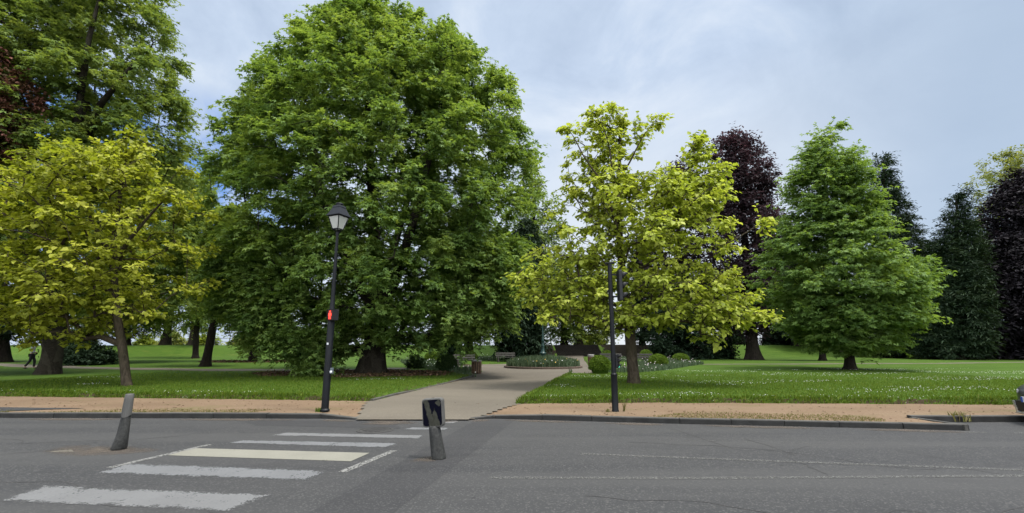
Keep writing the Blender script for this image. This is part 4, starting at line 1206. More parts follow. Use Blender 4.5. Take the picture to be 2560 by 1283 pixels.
# dry tufts on the sandy pavement near the kerb
def dry(x, y):
    return (sd_pave(x, y) < -.2) & (wob(x * .35, y, .9, 3.) > .22) & (RNG.random(len(x)) < .6)
P = bed_points(5200, lambda x, y: dry(x, y) & (np.abs(y - (11.62 - .13 * np.clip(x, 0, 99))) < .62 * RNG.random(len(x)) ** .5 + .1) & ((x < -5) | (x > 1.2)), (-16, 9, 9.8, 12.6), 509, 0, lambda x, y: pave_h(x, y))
tag(blades('dry_grass', P, np.random.default_rng(77).uniform(.008, .035, len(P)), np.random.default_rng(78).uniform(.010, .02, len(P)), M['drygrass'], lean=.9, seed=510), 'sparse dry grass on the sandy pavement by the kerb', 'grass', kind='stuff')
# daisies
def daisy_ok(x, y):
    w = wob(x * .5, y, 1.3, 5.) + .35 * wob(x, y, .45)
    right = np.where(x > 0, .05, -.18) + .016 * np.clip(x, 0, 30)
    return lawn_ok(x, y) & (w + right > .52)
P = np.concatenate([bed_points(3000, daisy_ok, (-20, 30, 12.5, 32), 511, .05),
                    bed_points(260, lambda x, y: lawn_ok(x, y) & (sd_pave(x, y) < .8) & (wob(x, y, 1.7, 2.) > 0), (-18, 24, 12.3, 17), 512, .05)])
tag(octas('lawn_daisies', P, np.random.default_rng(513).uniform(.007, .018, len(P)), M['daisy']), 'white daisies scattered over the lawns', 'flowers', kind='stuff')
# mulch of fallen leaves under the great plane
def ring_ok(cx, cy, r0, r1, sx=1.0):
    return lambda x, y: (np.hypot((x - cx) / sx, y - cy) < r1 + .5 * wob(x, y, .8)) & (np.hypot(x - cx, y - cy) > r0) & (sd_path(x, y) > .3)
tx, ty = at(928, 930, 26.6)[:2]
tag(grid_mesh('leaf_mulch', np.arange(tx - 6.5, tx + 5, .12), np.arange(ty - 4, ty + 4, .12), lambda x, y: terr(x, y) + .012, M['mulch'],
              lambda x, y: (np.hypot((x - tx + .6) / 1.55, y - ty) + .35 * wob(x, y, .7) < 3.0) & (sd_path(x, y) > .5)), kind='structure')
P = bed_points(5200, ring_ok(tx - .6, ty, .5, 3.4, 1.6), (tx - 7, tx + 6, ty - 4, ty + 4), 521, .035)
rng = np.random.default_rng(522)
V, Fc, T = leaves_arrays(P, rng.normal(0, 1, (len(P), 3)) * np.array([1, 1, .25]), np.array([0, 0, 1.]) + rng.normal(0, .5, (len(P), 3)), rng.uniform(.06, .17, len(P)), np.clip(rng.normal(.5, .25, len(P)), 0, 1), leaf_template('oval'))
tag(build('leaf_litter', V, Fc, M['litter'], None, T), 'brown fallen leaves around the trunk of the great plane', 'leaves', kind='stuff')
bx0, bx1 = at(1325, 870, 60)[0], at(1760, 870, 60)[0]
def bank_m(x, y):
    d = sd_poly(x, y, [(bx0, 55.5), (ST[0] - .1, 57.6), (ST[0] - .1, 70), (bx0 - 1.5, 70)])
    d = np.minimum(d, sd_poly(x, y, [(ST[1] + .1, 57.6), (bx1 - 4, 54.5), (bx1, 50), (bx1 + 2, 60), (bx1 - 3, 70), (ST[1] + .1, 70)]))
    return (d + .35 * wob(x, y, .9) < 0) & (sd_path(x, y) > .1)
tag(grid_mesh('shaded_bank_earth', np.arange(bx0 - 3, bx1 + 4, .25), np.arange(48, 71, .25), lambda x, y: terr(x, y) + .02, M['bank'], bank_m), kind='structure')  # earth on the bank, with tree shade painted into its colour
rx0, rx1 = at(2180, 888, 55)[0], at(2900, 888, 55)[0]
tag(grid_mesh('tree_shade_earth', np.arange(rx0 - 2, rx1, .3), np.arange(46, 66, .3), lambda x, y: terr(x, y) + .02, M['bank'],
              lambda x, y: sd_poly(x, y, [(rx0, 54), (rx0 + 12, 50.5), (rx1, 48), (rx1, 66), (rx0, 66)]) + .5 * wob(x, y, 1.2) < 0), kind='structure')  # dark sheet painting the shade below the right-hand trees
tx2, ty2 = at(636, 905, 45)[:2]
P = bed_points(2200, ring_ok(tx2 + 1., ty2, .4, 3.0, 2.), (tx2 - 6, tx2 + 8, ty2 - 4, ty2 + 4), 523, .03)
V, Fc, T = leaves_arrays(P, rng.normal(0, 1, (len(P), 3)) * np.array([1, 1, .25]), np.array([0, 0, 1.]) + rng.normal(0, .5, (len(P), 3)), rng.uniform(.1, .22, len(P)), np.clip(rng.normal(.4, .25, len(P)), 0, 1), leaf_template('oval'))
tag(build('leaf_litter', V, Fc, M['litter'], None, T), 'brown fallen leaves around the stout dark trunk left of the great plane', 'leaves', kind='stuff')

P = bed_points(900, lambda x, y: sd_pave(x, y) < -.05, (-18, 14, 9.8, 14.5), 531, .008, pave_h)
rng = np.random.default_rng(532)
V, Fc, T = leaves_arrays(P, rng.normal(0, 1, (len(P), 3)) * np.array([1, 1, .1]), np.array([0, 0, 1.]) + rng.normal(0, .25, (len(P), 3)), rng.uniform(.02, .07, len(P)), np.clip(rng.normal(.4, .25, len(P)), 0, 1), leaf_template('oval'))
tag(build('leaf_litter', V, Fc, M['litter'], None, T), 'small dry leaves and chips scattered on the sandy pavement', 'leaves', kind='stuff')
P = bed_points(420, lambda x, y: (np.abs(sd_path(x, y) - .02) < .18) & (y < 28) & (sd_pave(x, y) > .4), (-6, 8, 11.5, 28), 533, .012, lambda x, y: np.maximum(path_h(x, y), terr(x, y)))
rng = np.random.default_rng(534)
V, Fc, T = leaves_arrays(P, rng.normal(0, 1, (len(P), 3)) * np.array([1, 1, .1]), np.array([0, 0, 1.]) + rng.normal(0, .25, (len(P), 3)), rng.uniform(.03, .08, len(P)), np.clip(rng.normal(.3, .2, len(P)), 0, 1), leaf_template('oval'))
tag(build('leaf_litter', V, Fc, M['litter'], None, T), 'dry leaves blown along the edges of the gravel path', 'leaves', kind='stuff')

def tuft(name, x, y, label, n, h, seed, hf=pave_h, w=.02, mat='blade', rad=.12):
    rng = np.random.default_rng(seed)
    z = float(hf(np.array([x]), np.array([y]))[0])
    P = np.stack([rng.normal(0, rad, n), rng.normal(0, rad * .6, n), np.zeros(n)], -1)
    o = blades(name, P, rng.uniform(.4, 1, n) * h, np.full(n, w), M[mat], lean=.6, seed=seed + 1)
    o.location = (x, y, z - .005)
    return tag(o, label, 'weed')

# ------------------------------------------------------------------ street furniture
lx, ly, lz = gp(812, 1027, ZP)
lamp = empty('street_lamp', (lx, ly, lz - .005), 'black lamp post with old style lantern and lit red pedestrian light', 'street lamp')
def zpx(py, Y): return at(0, py, Y)[2] - lz
zt = zpx(580, ly)          # neck under the lantern
zs = zpx(800, ly)
bm = bmesh.new()
lathe(bm, [(.115, 0), (.115, .03), (.088, .06), (.088, 1.1), (.084, 1.14), (.084, zs), (.070, zs + .03), (.052, zs + .6), (.038, zt - .3), (.034, zt)], 20)
obj('pole', bm, M['black_metal'], lamp, smooth=True, auto=True)
lan_h = zpx(512, ly) - zt
ROT = RZ(-24)
bm = bmesh.new()
TL = TR(0, 0, zt) @ ROT
b0, b1 = .095, .175           # half widths of the glass at its foot and head
g0, g1 = .075, .43 * lan_h + .09
for sx in (-1, 1):
    for sy in (-1, 1):
        tube(bm, [(sx * b0, sy * b0, g0), (sx * b1, sy * b1, g1)], .013, 6, M=TL)
        tube(bm, [(0, 0, -.03), (sx * b0 * .9, sy * b0 * .9, g0)], .010, 6, M=TL)
for (a, zz_) in ((b0, g0), (b1, g1)):
    for s in (-1, 1):
        tube(bm, [(-a, s * a, zz_), (a, s * a, zz_)], .014, 6, M=TL)
        tube(bm, [(s * a, -a, zz_), (s * a, a, zz_)], .014, 6, M=TL)
lathe(bm, [(.045, -.06), (.045, .0), (.02, .02)], 12, TL)
lan = obj('lantern', bm, M['black_metal'], lamp)
def frustum4(bm, a0, z0, a1, z1, M_):
    v0 = [bm.verts.new(M_ @ Vector((sx * a0, sy * a0, z0))) for sx, sy in ((-1, -1), (1, -1), (1, 1), (-1, 1))]
    v1 = [bm.verts.new(M_ @ Vector((sx * a1, sy * a1, z1))) for sx, sy in ((-1, -1), (1, -1), (1, 1), (-1, 1))]
    for i in range(4): bm.faces.new((v0[i], v0[(i + 1) % 4], v1[(i + 1) % 4], v1[i]))
    bm.faces.new(v0[::-1]); bm.faces.new(v1)
bm = bmesh.new()
r0 = g1 + .015
frustum4(bm, .225, r0, .217, r0 + .022, TL)
frustum4(bm, .205, r0 + .023, .115, r0 + .23, TL)
frustum4(bm, .125, r0 + .231, .105, r0 + .285, TL)
lathe(bm, [(.08, r0 + .286), (.08, r0 + .31), (.105, r0 + .325), (.10, r0 + .345), (.05, r0 + .365), (.01, r0 + .37)], 16, TL)
obj('roof', bm, M['lamp_roof'], lan)
mg, nt, b = new_mat('frosted lamp glass')
b.inputs['Base Color'].default_value = (.50, .51, .47, 1); b.inputs['Roughness'].default_value = .35
tr = N(nt, 'ShaderNodeBsdfTransparent'); mxs = N(nt, 'ShaderNodeMixShader'); mxs.inputs[0].default_value = .78
nt.links.new(tr.outputs[0], mxs.inputs[1]); nt.links.new(b.outputs[0], mxs.inputs[2]); nt.links.new(mxs.outputs[0], nt.nodes['Material Output'].inputs['Surface'])
for k in range(4):
    bm = bmesh.new()
    Mk = TL @ RZ(90 * k)
    vs = [bm.verts.new(Mk @ Vector(p)) for p in ((-b0 + .012, -b0 + .004, g0 + .012), (b0 - .012, -b0 + .004, g0 + .012), (b1 - .012, -b1 + .006, g1 - .012), (-b1 + .012, -b1 + .006, g1 - .012))]
    bm.faces.new(vs)
    obj('pane', bm, mg, lan)
bm = bmesh.new(); lathe(bm, [(.05, g1 - .20), (.085, g1 - .12), (.07, g1 - .03), (.03, g1 - .01)], 14, TL)
obj('bulb', bm, plain('lamp reflector', (.45, .45, .43), .3), lan, smooth=True)

# pedestrian signal: a red standing figure
zsig = zpx(788, ly)
PS = TR(.065, -.105, zsig) @ RZ(-38)
bm = bmesh.new()
bx(bm, (-.115, -.07, -.135), (.115, .10, .135), PS)
sig = obj('pedestrian_signal', bm, M['dark_plastic'], lamp, bevel=.012)
bm = bmesh.new()
bx(bm, (-.125, -.085, .125), (.125, .02, .14), PS); bx(bm, (-.125, -.085, -.13), (-.112, -.06, .13), PS); bx(bm, (.112, -.085, -.13), (.125, -.06, .13), PS)
obj('visor', bm, M['dark_plastic'], sig)
mred = plain('lit red figure', (.5, .01, .01), .4, emit=(1.0, .06, .035), es=1.0, var=.05)
mredf = plain('dim red lens', (.06, .004, .004), .4, emit=(1.0, .02, .015), es=.02, var=.05)
bm = bmesh.new(); bx(bm, (-.092, -.074, -.115), (.092, -.071, .115), PS)
obj('lens', bm, mredf, sig)
bm = bmesh.new()
Y0, Y1 = -.080, -.0745
prism(bm, [(.026 * math.cos(a), .082 + .024 * math.sin(a)) for a in [i * PI / 6 for i in range(12)]], Y0, Y1, PS)
prism(bm, [(-.034, .050), (.034, .050), (.030, -.015), (-.030, -.015)], Y0, Y1, PS)
for s in (-1, 1):
    pa = [(s * .036, .050), (s * .052, .044), (s * .066, -.022), (s * .052, -.026), (s * .036, .02)]
    prism(bm, pa if s < 0 else pa[::-1], Y0, Y1, PS)
    pl = [(s * .004, -.0155), (s * .032, -.0155), (s * .040, -.104), (s * .014, -.104)]
    prism(bm, pl if s < 0 else pl[::-1], Y0, Y1, PS)
obj('red_figure', bm, mred, sig)
bm = bmesh.new(); bx(bm, (-.05, -.02, -.05), (.02, .06, .05), TR(.06, -.02, zsig)); obj('bracket', bm, M['black_metal'], lamp)
bm = bmesh.new(); zst = zpx(859, ly)
for i in range(5):
    a0 = -2.1 + i * .12
    vs = [bm.verts.new((.087 * math.cos(a), .087 * math.sin(a), z)) for a, z in ((a0, zst - .025), (a0 + .12, zst - .025), (a0 + .12, zst + .025), (a0, zst + .025))]
    bm.faces.new(vs)
obj('sticker', bm, M['sticker'], lamp)
zb = zpx(927, ly)
bm = bmesh.new(); bx(bm, (.075, -.06, zb - .075), (.14, .04, zb + .075))
btn = obj('push_button_box', bm, plain('button box grey', (.07, .09, .10), .5), lamp, bevel=.012)
bm = bmesh.new(); lathe(bm, [(.03, 0), (.03, .02), (.02, .028)], 12, TR(.108, -.06, zb - .02) @ Matrix.Rotation(PI / 2, 4, 'X')); obj('button', bm, M['sticker'], btn)
tuft('weed', lx - .12, ly - .05, 'green weed tuft at the foot of the lamp post', 60, .14, 601, rad=.03)

# traffic light on the right
px_, py_, pz_ = gp(1538.5, 1029, ZP)
tl = empty('traffic_light', (px_, py_, pz_ - .005), 'black traffic light pole seen from the side, right of the path', 'traffic light')
def zq(p): return at(0, p, py_)[2] - pz_
bm = bmesh.new()
zj = zq(935); zT = zq(660)
lathe(bm, [(.085, 0), (.085, .03), (.078, .05), (.078, zj - .03), (.082, zj - .02), (.082, zj), (.058, zj + .03), (.055, zT)], 18)
obj('pole', bm, M['black_metal'], tl, smooth=True, auto=True)
bm = bmesh.new()
bx(bm, (-.12, -.06, zT), (.10, .06, zT + .035)); bx(bm, (-.03, -.03, zT - .06), (.03, .03, zT)); bx(bm, (.08, -.045, zT + .02), (.12, .045, zT + .06))
obj('detector_cap', bm, M['black_metal'], tl, bevel=.008)
mgr = plain('lit green lens', (.01, .25, .16), .3, emit=(.08, .85, .55), es=.7, var=.1)
mgd = plain('unlit lens', (.02, .02, .02), .25)
def signal(zc, hgt, wid, dep, off, rot, lens_r, lit):
    Mx = TR(off, -.02, zc) @ RZ(rot)       # local +x is the way the lenses look
    bm = bmesh.new()
    bx(bm, (-dep, -wid / 2, -hgt / 2), (0, wid / 2, hgt / 2), Mx)
    h = obj('signal_head', bm, M['dark_plastic'], tl, bevel=.02)
    for k in range(3):
        z = hgt / 3 * (1 - k)
        bm = bmesh.new(); Ml = Mx @ TR(.0, 0, z) @ Matrix.Rotation(PI / 2, 4, 'Y')
        lathe(bm, [(lens_r, 0), (lens_r, .012), (lens_r * .6, .025), (.003, .03)], 18, Ml)
        obj('lens', bm, mgr if k == lit else mgd, h, smooth=True)
        # hooded visor: upper part of a cut-off tube
        bm = bmesh.new(); R = lens_r * 1.12; L = lens_r * 2.0
        rows = []
        for i in range(15):
            a = math.radians(-50 + 280 * i / 14)
            c, s = math.cos(a), math.sin(a)
            Lk = L * (.28 + .72 * max(0, (s + .55) / 1.55))
            rows.append([bm.verts.new(Mx @ Vector((0, R * c, z + R * s))), bm.verts.new(Mx @ Vector((Lk, R * c * .96, z + R * s - .06 * Lk)))])
        for r_0, r_1 in zip(rows, rows[1:]): bm.faces.new((r_0[0], r_1[0], r_1[1], r_0[1]))
        v = obj('visor', bm, M['dark_plastic'], h, smooth=True)
        sm = v.modifiers.new('Solid', 'SOLIDIFY'); sm.thickness = .006
    return h
zc = (zq(676) + zq(752)) / 2; hh_ = zq(676) - zq(752)
signal(zc, hh_, .22, .09, .27, 6, .085, 2)
signal((zq(885) + zq(920)) / 2, zq(885) - zq(920), .11, .06, .115, -32, .042, 2)
bm = bmesh.new()
bm.free()
for z, x0_, x1_, h_ in ((zc + hh_ * .36, .04, .20, .02), (zc - hh_ * .36, .04, .20, .02), (zq(890), .05, .09, .012), (zq(915), .05, .09, .012)):
    bm = bmesh.new(); bx(bm, (x0_, -.02, z - h_), (x1_, .02, z + h_)); obj('bracket', bm, M['black_metal'], tl)
tuft('weed', px_ + .22, py_ + .05, 'thin brown green weed beside the traffic light pole', 26, .32, 603, w=.012, mat='drygrass', rad=.015)
tuft('weed', px_ - .2, py_ - .1, 'low dry grass tuft left of the traffic light pole', 50, .10, 605, mat='drygrass', rad=.02)

# bollards
m, nt, b = new_mat('scuffed grey rubber')
v = coord(nt); f = noise(nt, coord(nt, 'Object', (1, 1, .35)), 7, 8, .7, .8); f2 = noise(nt, v, 30, 4)
col = ramp(nt, f, [(.32, (.007, .0074, .007)), (.5, (.014, .0148, .0135)), (.72, (.036, .036, .033))])
nt.links.new(mix(nt, ramp(nt, f2, [(.35, .5), (.6, 0.)]), col, (.05, .05, .048)), b.inputs['Base Color'])
b.inputs['Roughness'].default_value = .75; bump(nt, b, f, .5, .02)
M['rubber'] = m
m, nt, b = new_mat('pale scuffed sleeve')
f = noise(nt, coord(nt, 'Object', (1, 1, .2)), 9, 8, .7, .6)
nt.links.new(ramp(nt, f, [(.3, (.045, .044, .041)), (.6, (.085, .084, .079)), (.8, (.13, .128, .122))]), b.inputs['Base Color'])
b.inputs['Roughness'].default_value = .7; bump(nt, b, f, .3, .01)
M['sleeve'] = m
blx, bly, _ = gp(301, 1124)
bo = empty('bollard', (blx, bly, 0), 'battered grey bollard leaning right, without a sign, at the left of the zebra crossing', 'bollard')
topx, _, topz = at(325, 985, bly)
tilt = (topx - blx) / topz
bh = topz
bm = bmesh.new()
rings = lathe(bm, [(.098, -.01), (.102, .03), (.098, .10), (.090, .20), (.078, .32), (.067, .44), (.060, .52), (.058, bh * .62)], 24)
rng = random.Random(5)
for ri, ring in enumerate(rings):
    for i, vv in enumerate(ring):
        a = 2 * PI * i / 24
        z = vv.co.z
        k = 1 + .05 * math.sin(3 * a + z * 9) + .035 * math.sin(2 * a - z * 14) - .10 * max(0, math.cos(a + 2.0)) * math.exp(-((z - .3) / .12) ** 2)
        vv.co.x = vv.co.x * k + tilt * z - .035 * max(0, 1 - z / .35) ** 2 ; vv.co.y *= k
obj('base', bm, M['rubber'], bo, smooth=True)
bm = bmesh.new()
rings = lathe(bm, [(.054, bh * .58), (.070, bh * .60), (.068, bh * .75), (.064, bh * .9), (.062, bh * .985), (.055, bh), (.026, bh + .004)], 24)
for ri, ring in enumerate(rings):
    for i, vv in enumerate(ring):
        a = 2 * PI * i / 24
        k = 1 + .04 * math.sin(4 * a + ri) if ri < 2 else 1 + .012 * math.sin(3 * a + ri)
        if ri < 2: vv.co.z += .018 * math.sin(2 * a + 1)
        vv.co.x = vv.co.x * k + tilt * vv.co.z; vv.co.y *= k
obj('sleeve', bm, M['sleeve'], bo, smooth=True, auto=True)

brx, bry, _ = gp(1097, 1147)
bs = empty('bollard', (brx, bry, 0), 'grey bollard carrying a worn dark blue sign panel at the right of the zebra crossing', 'bollard')
bm = bmesh.new()
ztop = at(1085, 1066, bry)[2]
tl2 = (at(1086, 1062, bry)[0] - brx) / ztop
rings = lathe(bm, [(.102, -.01), (.106, .015), (.104, .06), (.098, .16), (.093, .28), (.088, ztop - .03), (.07, ztop + .012)], 24)
for ring in rings:
    for i, vv in enumerate(ring):
        a = 2 * PI * i / 24
        k = 1 + .03 * math.sin(2 * a + vv.co.z * 9) + .02 * math.sin(5 * a)
        vv.co.x = vv.co.x * k + tl2 * vv.co.z; vv.co.y *= k
obj('post', bm, M['rubber'], bs, smooth=True)
# panel
pc = at(1084, 1031, bry)
ph = (at(1084, 996, bry)[2] - at(1084, 1068, bry)[2]) * 1.0
pw = .325
PM = TR(pc[0] - brx, -.0, pc[2]) @ Matrix.Rotation(math.radians(-4.5), 4, 'Y') @ RZ(-12)
def rrect(w, h, r, n=5):
    out = []
    for cx_, cz_, a0 in ((w / 2 - r, h / 2 - r, 0), (-w / 2 + r, h / 2 - r, 90), (-w / 2 + r, -h / 2 + r, 180), (w / 2 - r, -h / 2 + r, 270)):
        for i in range(n + 1):
            a = math.radians(a0 + 90 * i / n); out.append((cx_ + r * math.cos(a), cz_ + r * math.sin(a)))
    return out[::-1]
bm = bmesh.new(); prism(bm, rrect(pw, ph, .05), -.055, .055, PM)
pan = obj('sign_panel', bm, M['sleeve'], bs, bevel=.014)
# worn face: the dark blue film survives in patches round a bare triangle
m, nt, b = new_mat('worn blue sign face')
v = coord(nt, 'UV'); sp = N(nt, 'ShaderNodeSeparateXYZ'); nt.links.new(v, sp.inputs[0])
U, W = sp.outputs[0], sp.outputs[1]
nz = noise(nt, v, 5, 6, .65, .4); nz2 = noise(nt, v, 30, 4, .6)
# bare triangle low in the middle-right, apex up
tri = math_n(nt, 'SUBTRACT', math_n(nt, 'MULTIPLY', math_n(nt, 'SUBTRACT', .70, W), .46), math_n(nt, 'ABSOLUTE', math_n(nt, 'SUBTRACT', U, .63)))
# bare band running down the left side
band = math_n(nt, 'SUBTRACT', .155, math_n(nt, 'ABSOLUTE', math_n(nt, 'SUBTRACT', U, math_n(nt, 'MULTIPLY_ADD', W, -.33, .49))))
bare = math_n(nt, 'MAXIMUM', tri, band)
# small bare corner at the upper right
cor = math_n(nt, 'SUBTRACT', .17, math_n(nt, 'ADD', math_n(nt, 'ABSOLUTE', math_n(nt, 'SUBTRACT', U, .86)), math_n(nt, 'ABSOLUTE', math_n(nt, 'SUBTRACT', W, .88))))
bare = math_n(nt, 'MAXIMUM', bare, cor)
bare = math_n(nt, 'ADD', bare, math_n(nt, 'MULTIPLY', math_n(nt, 'SUBTRACT', nz, .5), .28))
bare = math_n(nt, 'ADD', bare, math_n(nt, 'MULTIPLY', math_n(nt, 'SUBTRACT', nz2, .5), .12))
k = ramp(nt, bare, [(.0, 0.), (.025, 1.)])
blue = ramp(nt, nz2, [(.3, (.0022, .0022, .0055)), (.7, (.0045, .0048, .011))])
grey = ramp(nt, nz, [(.3, (.027, .028, .022)), (.7, (.058, .058, .047))])
nt.links.new(mix(nt, k, blue, grey), b.inputs['Base Color']); b.inputs['Roughness'].default_value = .65; b.inputs['Specular IOR Level'].default_value = .03
bm = bmesh.new(); uvl = bm.loops.layers.uv.new('UVMap')
oc = rrect(pw - .035, ph - .04, .04)
vs = [bm.verts.new((x, -.0585, z)) for x, z in oc]
f_ = bm.faces.new(vs)
for l, (x, z) in zip(f_.loops, oc): l[uvl].uv = (x / (pw - .035) + .5, z / (ph - .04) + .5)
for vv in vs: vv.co = PM @ vv.co
obj('sign_face', bm, m, pan)
bm = bmesh.new(); bx(bm, (-.02, -.012, ph / 2 - .002), (.02, .006, ph / 2 + .004), PM); obj('top_slot', bm, M['dark_plastic'], pan)

# park lamp in the round bed
pl = empty('park_lamp', (bedx, bedy, bz + .05), 'dark green cast iron park lamp standing in the round flower bed', 'park lamp')
bm = bmesh.new()
lathe(bm, [(.22, 0), (.22, .25), (.19, .30), (.16, .75), (.17, .80), (.24, .86), (.24, .92), (.15, 1.02), (.11, 1.35), (.13, 1.40), (.13, 1.46), (.085, 1.52), (.075, 1.75), (.10, 1.80), (.10, 1.85), (.06, 1.92), (.045, 4.2), (.07, 4.25), (.03, 4.32)], 18)
obj('pole', bm, M['green_metal'], pl, smooth=True, auto=True)
bm = bmesh.new()
TLp = TR(0, 0, 4.3)
for sx in (-1, 1):
    for sy in (-1, 1):
        tube(bm, [(sx * .1, sy * .1, .05), (sx * .2, sy * .2, .42)], .014, 6, M=TLp)
frustum4(bm, .24, .425, .10, .62, TLp); lathe(bm, [(.06, .62), (.06, .68), (.02, .74)], 10, TLp)
lp = obj('lantern', bm, M['green_metal'], pl)
bm = bmesh.new(); frustum4(bm, .095, .055, .19, .42, TLp); obj('glass', bm, mg, lp)

# benches
def bench(px, py, label, rz, z=.28):
    x, y, _ = gp(px, py, z)
    gz = float(path_h(np.array([x]), np.array([y]))[0]); gz2 = float(terr(np.array([x]), np.array([y]))[0])
    o = empty('park_bench', (x, y, max(gz, gz2)), label, 'bench', 'wooden benches round the gravel circle', math.radians(rz))
    bm = bmesh.new()
    for i in range(3): bx(bm, (-.9, -.25 + i * .15, .42), (.9, -.12 + i * .15, .46))
    obj('seat', bm, M['wood'], o, bevel=.006)
    bm = bmesh.new()
    Mb = TR(0, .23, .46) @ Matrix.Rotation(math.radians(-10), 4, 'X')
    for i in range(2): bx(bm, (-.9, -.02, .08 + i * .19), (.9, .02, .22 + i * .19), Mb)
    obj('backrest', bm, M['wood'], o, bevel=.006)
    for s in (-.68, .68):
        bm = bmesh.new()
        bx(bm, (s - .05, -.24, 0), (s + .05, -.14, .42)); bx(bm, (s - .05, .12, 0), (s + .05, .22, .42)); bx(bm, (s - .04, -.14, .35), (s + .04, .12, .419))
        bx(bm, (s - .04, .0, .0), (s + .04, .03, .42), Mb)
        obj('leg', bm, M['steps'], o)
    return o
bench(1163, 911, 'grey wooden bench nearer the great plane, between two clipped domes', 24)
bench(1264, 906, 'grey wooden bench further along the gravel circle, in front of the blue green evergreen', 8)
bench(1527, 909, 'wooden bench partly hidden behind the traffic light pole', -14)
bench(1602, 911, 'low wooden bench just right of the catalpa trunk', -22)

def litter_bin(px, py, label, h, r, top, z=.22):
    x, y, _ = gp(px, py, z)
    gz = float(path_h(np.array([x]), np.array([y]))[0])
    o = empty('litter_bin', (x, y, gz), label, 'litter bin', None, math.radians(18))
    bm = bmesh.new(); lathe(bm, [(r * .82, .02), (r * .82, h - .03)], 16); obj('liner', bm, M['dark_plastic'], o, smooth=True, auto=True)
    bm = bmesh.new()
    for i in range(14):
        a = 2 * PI * i / 14
        bx(bm, (r * .86, -.042, .03), (r, .042, h - .02), RZ(math.degrees(a)))
    obj('slats', bm, M['bin_wood'], o)
    bm = bmesh.new(); lathe(bm, [(r * 1.02, h - .02), (r * 1.04, h + top), (r * .6, h + top + .02)], 20); obj('rim', bm, M['bin_top'], o, smooth=True, auto=True)
    return o
litter_bin(1191, 935, 'round brown slatted litter bin at the path edge beside the left iris bed', .72, .29, .03, .1)
litter_bin(1478, 913, 'brown litter bin with a thick white lid behind the largest clipped dome', .80, .26, .12, .22)

# steps up the bank
sx0, sx1 = ST
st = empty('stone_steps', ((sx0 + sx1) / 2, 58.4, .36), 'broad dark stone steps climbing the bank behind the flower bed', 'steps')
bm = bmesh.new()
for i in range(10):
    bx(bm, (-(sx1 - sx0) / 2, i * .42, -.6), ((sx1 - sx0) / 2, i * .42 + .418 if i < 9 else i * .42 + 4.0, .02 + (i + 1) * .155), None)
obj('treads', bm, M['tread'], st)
# railings on the terrace
def railing(x0, x1, Y, label):
    a = at(x0, 866, Y); b_ = at(x1, 866, Y)
    n = max(2, int((b_[0] - a[0]) / 2))
    zb_ = float(terr(np.array([(a[0] + b_[0]) / 2]), np.array([Y]))[0])
    o = empty('railing', ((a[0] + b_[0]) / 2, Y, zb_), label, 'railing')
    w = (b_[0] - a[0]) / 2
    bm = bmesh.new()
    for z in (.45, .95): tube(bm, [(-w, 0, z), (w, 0, z)], .035, 6)
    obj('rail', bm, M['rail'], o)
    for i in range(n + 1):
        bm = bmesh.new(); bx(bm, (-w + 2 * w * i / n - .05, -.05, -.2), (-w + 2 * w * i / n + .05, .05, 1.05)); obj('post', bm, M['rail'], o)
railing(535, 610, 67, 'low metal railing on the terrace left of the great plane')
railing(1165, 1225, 67, 'low metal railing on the terrace between the two benches')
# low rail by the right iris bed
a = gp(1590, 911, .3)

# ------------------------------------------------------------------ walking person, far left in the shade
wx, wy, _ = gp(74, 921, .22)
wz = float(terr(np.array([wx]), np.array([wy]))[0])
per = empty('person', (wx, wy, wz + .01), 'person in pale grey top and black trousers walking along the footpath', 'person', None, math.radians(-60))
def skin(name, verts, edges, radii, mat, parent):
    me = bpy.data.meshes.new(name)
    me.from_pydata(verts, edges, [])
    o = bpy.data.objects.new(name, me); C.objects.link(o); o.parent = parent
    me.materials.append(mat)
    o.modifiers.new('Skin', 'SKIN')
    for sv, r in zip(me.skin_vertices[0].data, radii): sv.radius = r if isinstance(r, tuple) else (r, r)
    me.skin_vertices[0].data[0].use_root = True
    ssd = o.modifiers.new('Sub', 'SUBSURF'); ssd.levels = 2; ssd.render_levels = 2
    for p in me.polygons: p.use_smooth = True
    return o
# x right, y ahead; mid stride, elbows bent
body_v = [(0, 0, .95), (0, 0, 1.12), (0, .01, 1.33), (0, .02, 1.45), (0, .035, 1.54), (0, .05, 1.63), (0, .045, 1.70),
          (-.18, .01, 1.41), (-.23, -.06, 1.14), (-.15, .14, 1.06), (-.11, .20, 1.06),
          (.18, .01, 1.41), (.23, -.03, 1.14), (.15, .17, 1.08), (.11, .23, 1.09),
          (-.09, .0, .90), (-.10, .16, .50), (-.10, .17, .09), (-.10, .30, .03),
          (.09, .0, .90), (.10, -.02, .50), (.10, -.24, .13), (.10, -.15, .03)]
body_e = [(0, 1), (1, 2), (2, 3), (3, 4), (4, 5), (5, 6), (3, 7), (7, 8), (8, 9), (9, 10), (3, 11), (11, 12), (12, 13), (13, 14), (0, 15), (15, 16), (16, 17), (17, 18), (0, 19), (19, 20), (20, 21), (21, 22)]
body_r = [(.13, .10), (.12, .09), (.15, .10), (.10, .08), .05, (.075, .09), (.06, .07), .06, .045, .035, .03, .06, .045, .035, .03, .085, .06, .045, .035, .085, .06, .045, .035]
skinm = plain('skin', (.38, .24, .17), .6, var=.1)
skin('body', body_v, body_e, body_r, skinm, per)
up_i = [0, 1, 2, 3, 7, 8, 9, 11, 12, 13]
m_ = {k: i for i, k in enumerate(up_i)}
skin('top', [body_v[i] for i in up_i], [(m_[a_], m_[b__]) for a_, b__ in body_e if a_ in m_ and b__ in m_],
     [(.16, .125), (.15, .115), (.175, .125), (.11, .09), .08, .062, .05, .08, .062, .05], plain('pale grey cloth', (.30, .31, .32), .9, var=.2), per)
lo_i = [0, 15, 16, 17, 19, 20, 21]
m_ = {k: i for i, k in enumerate(lo_i)}
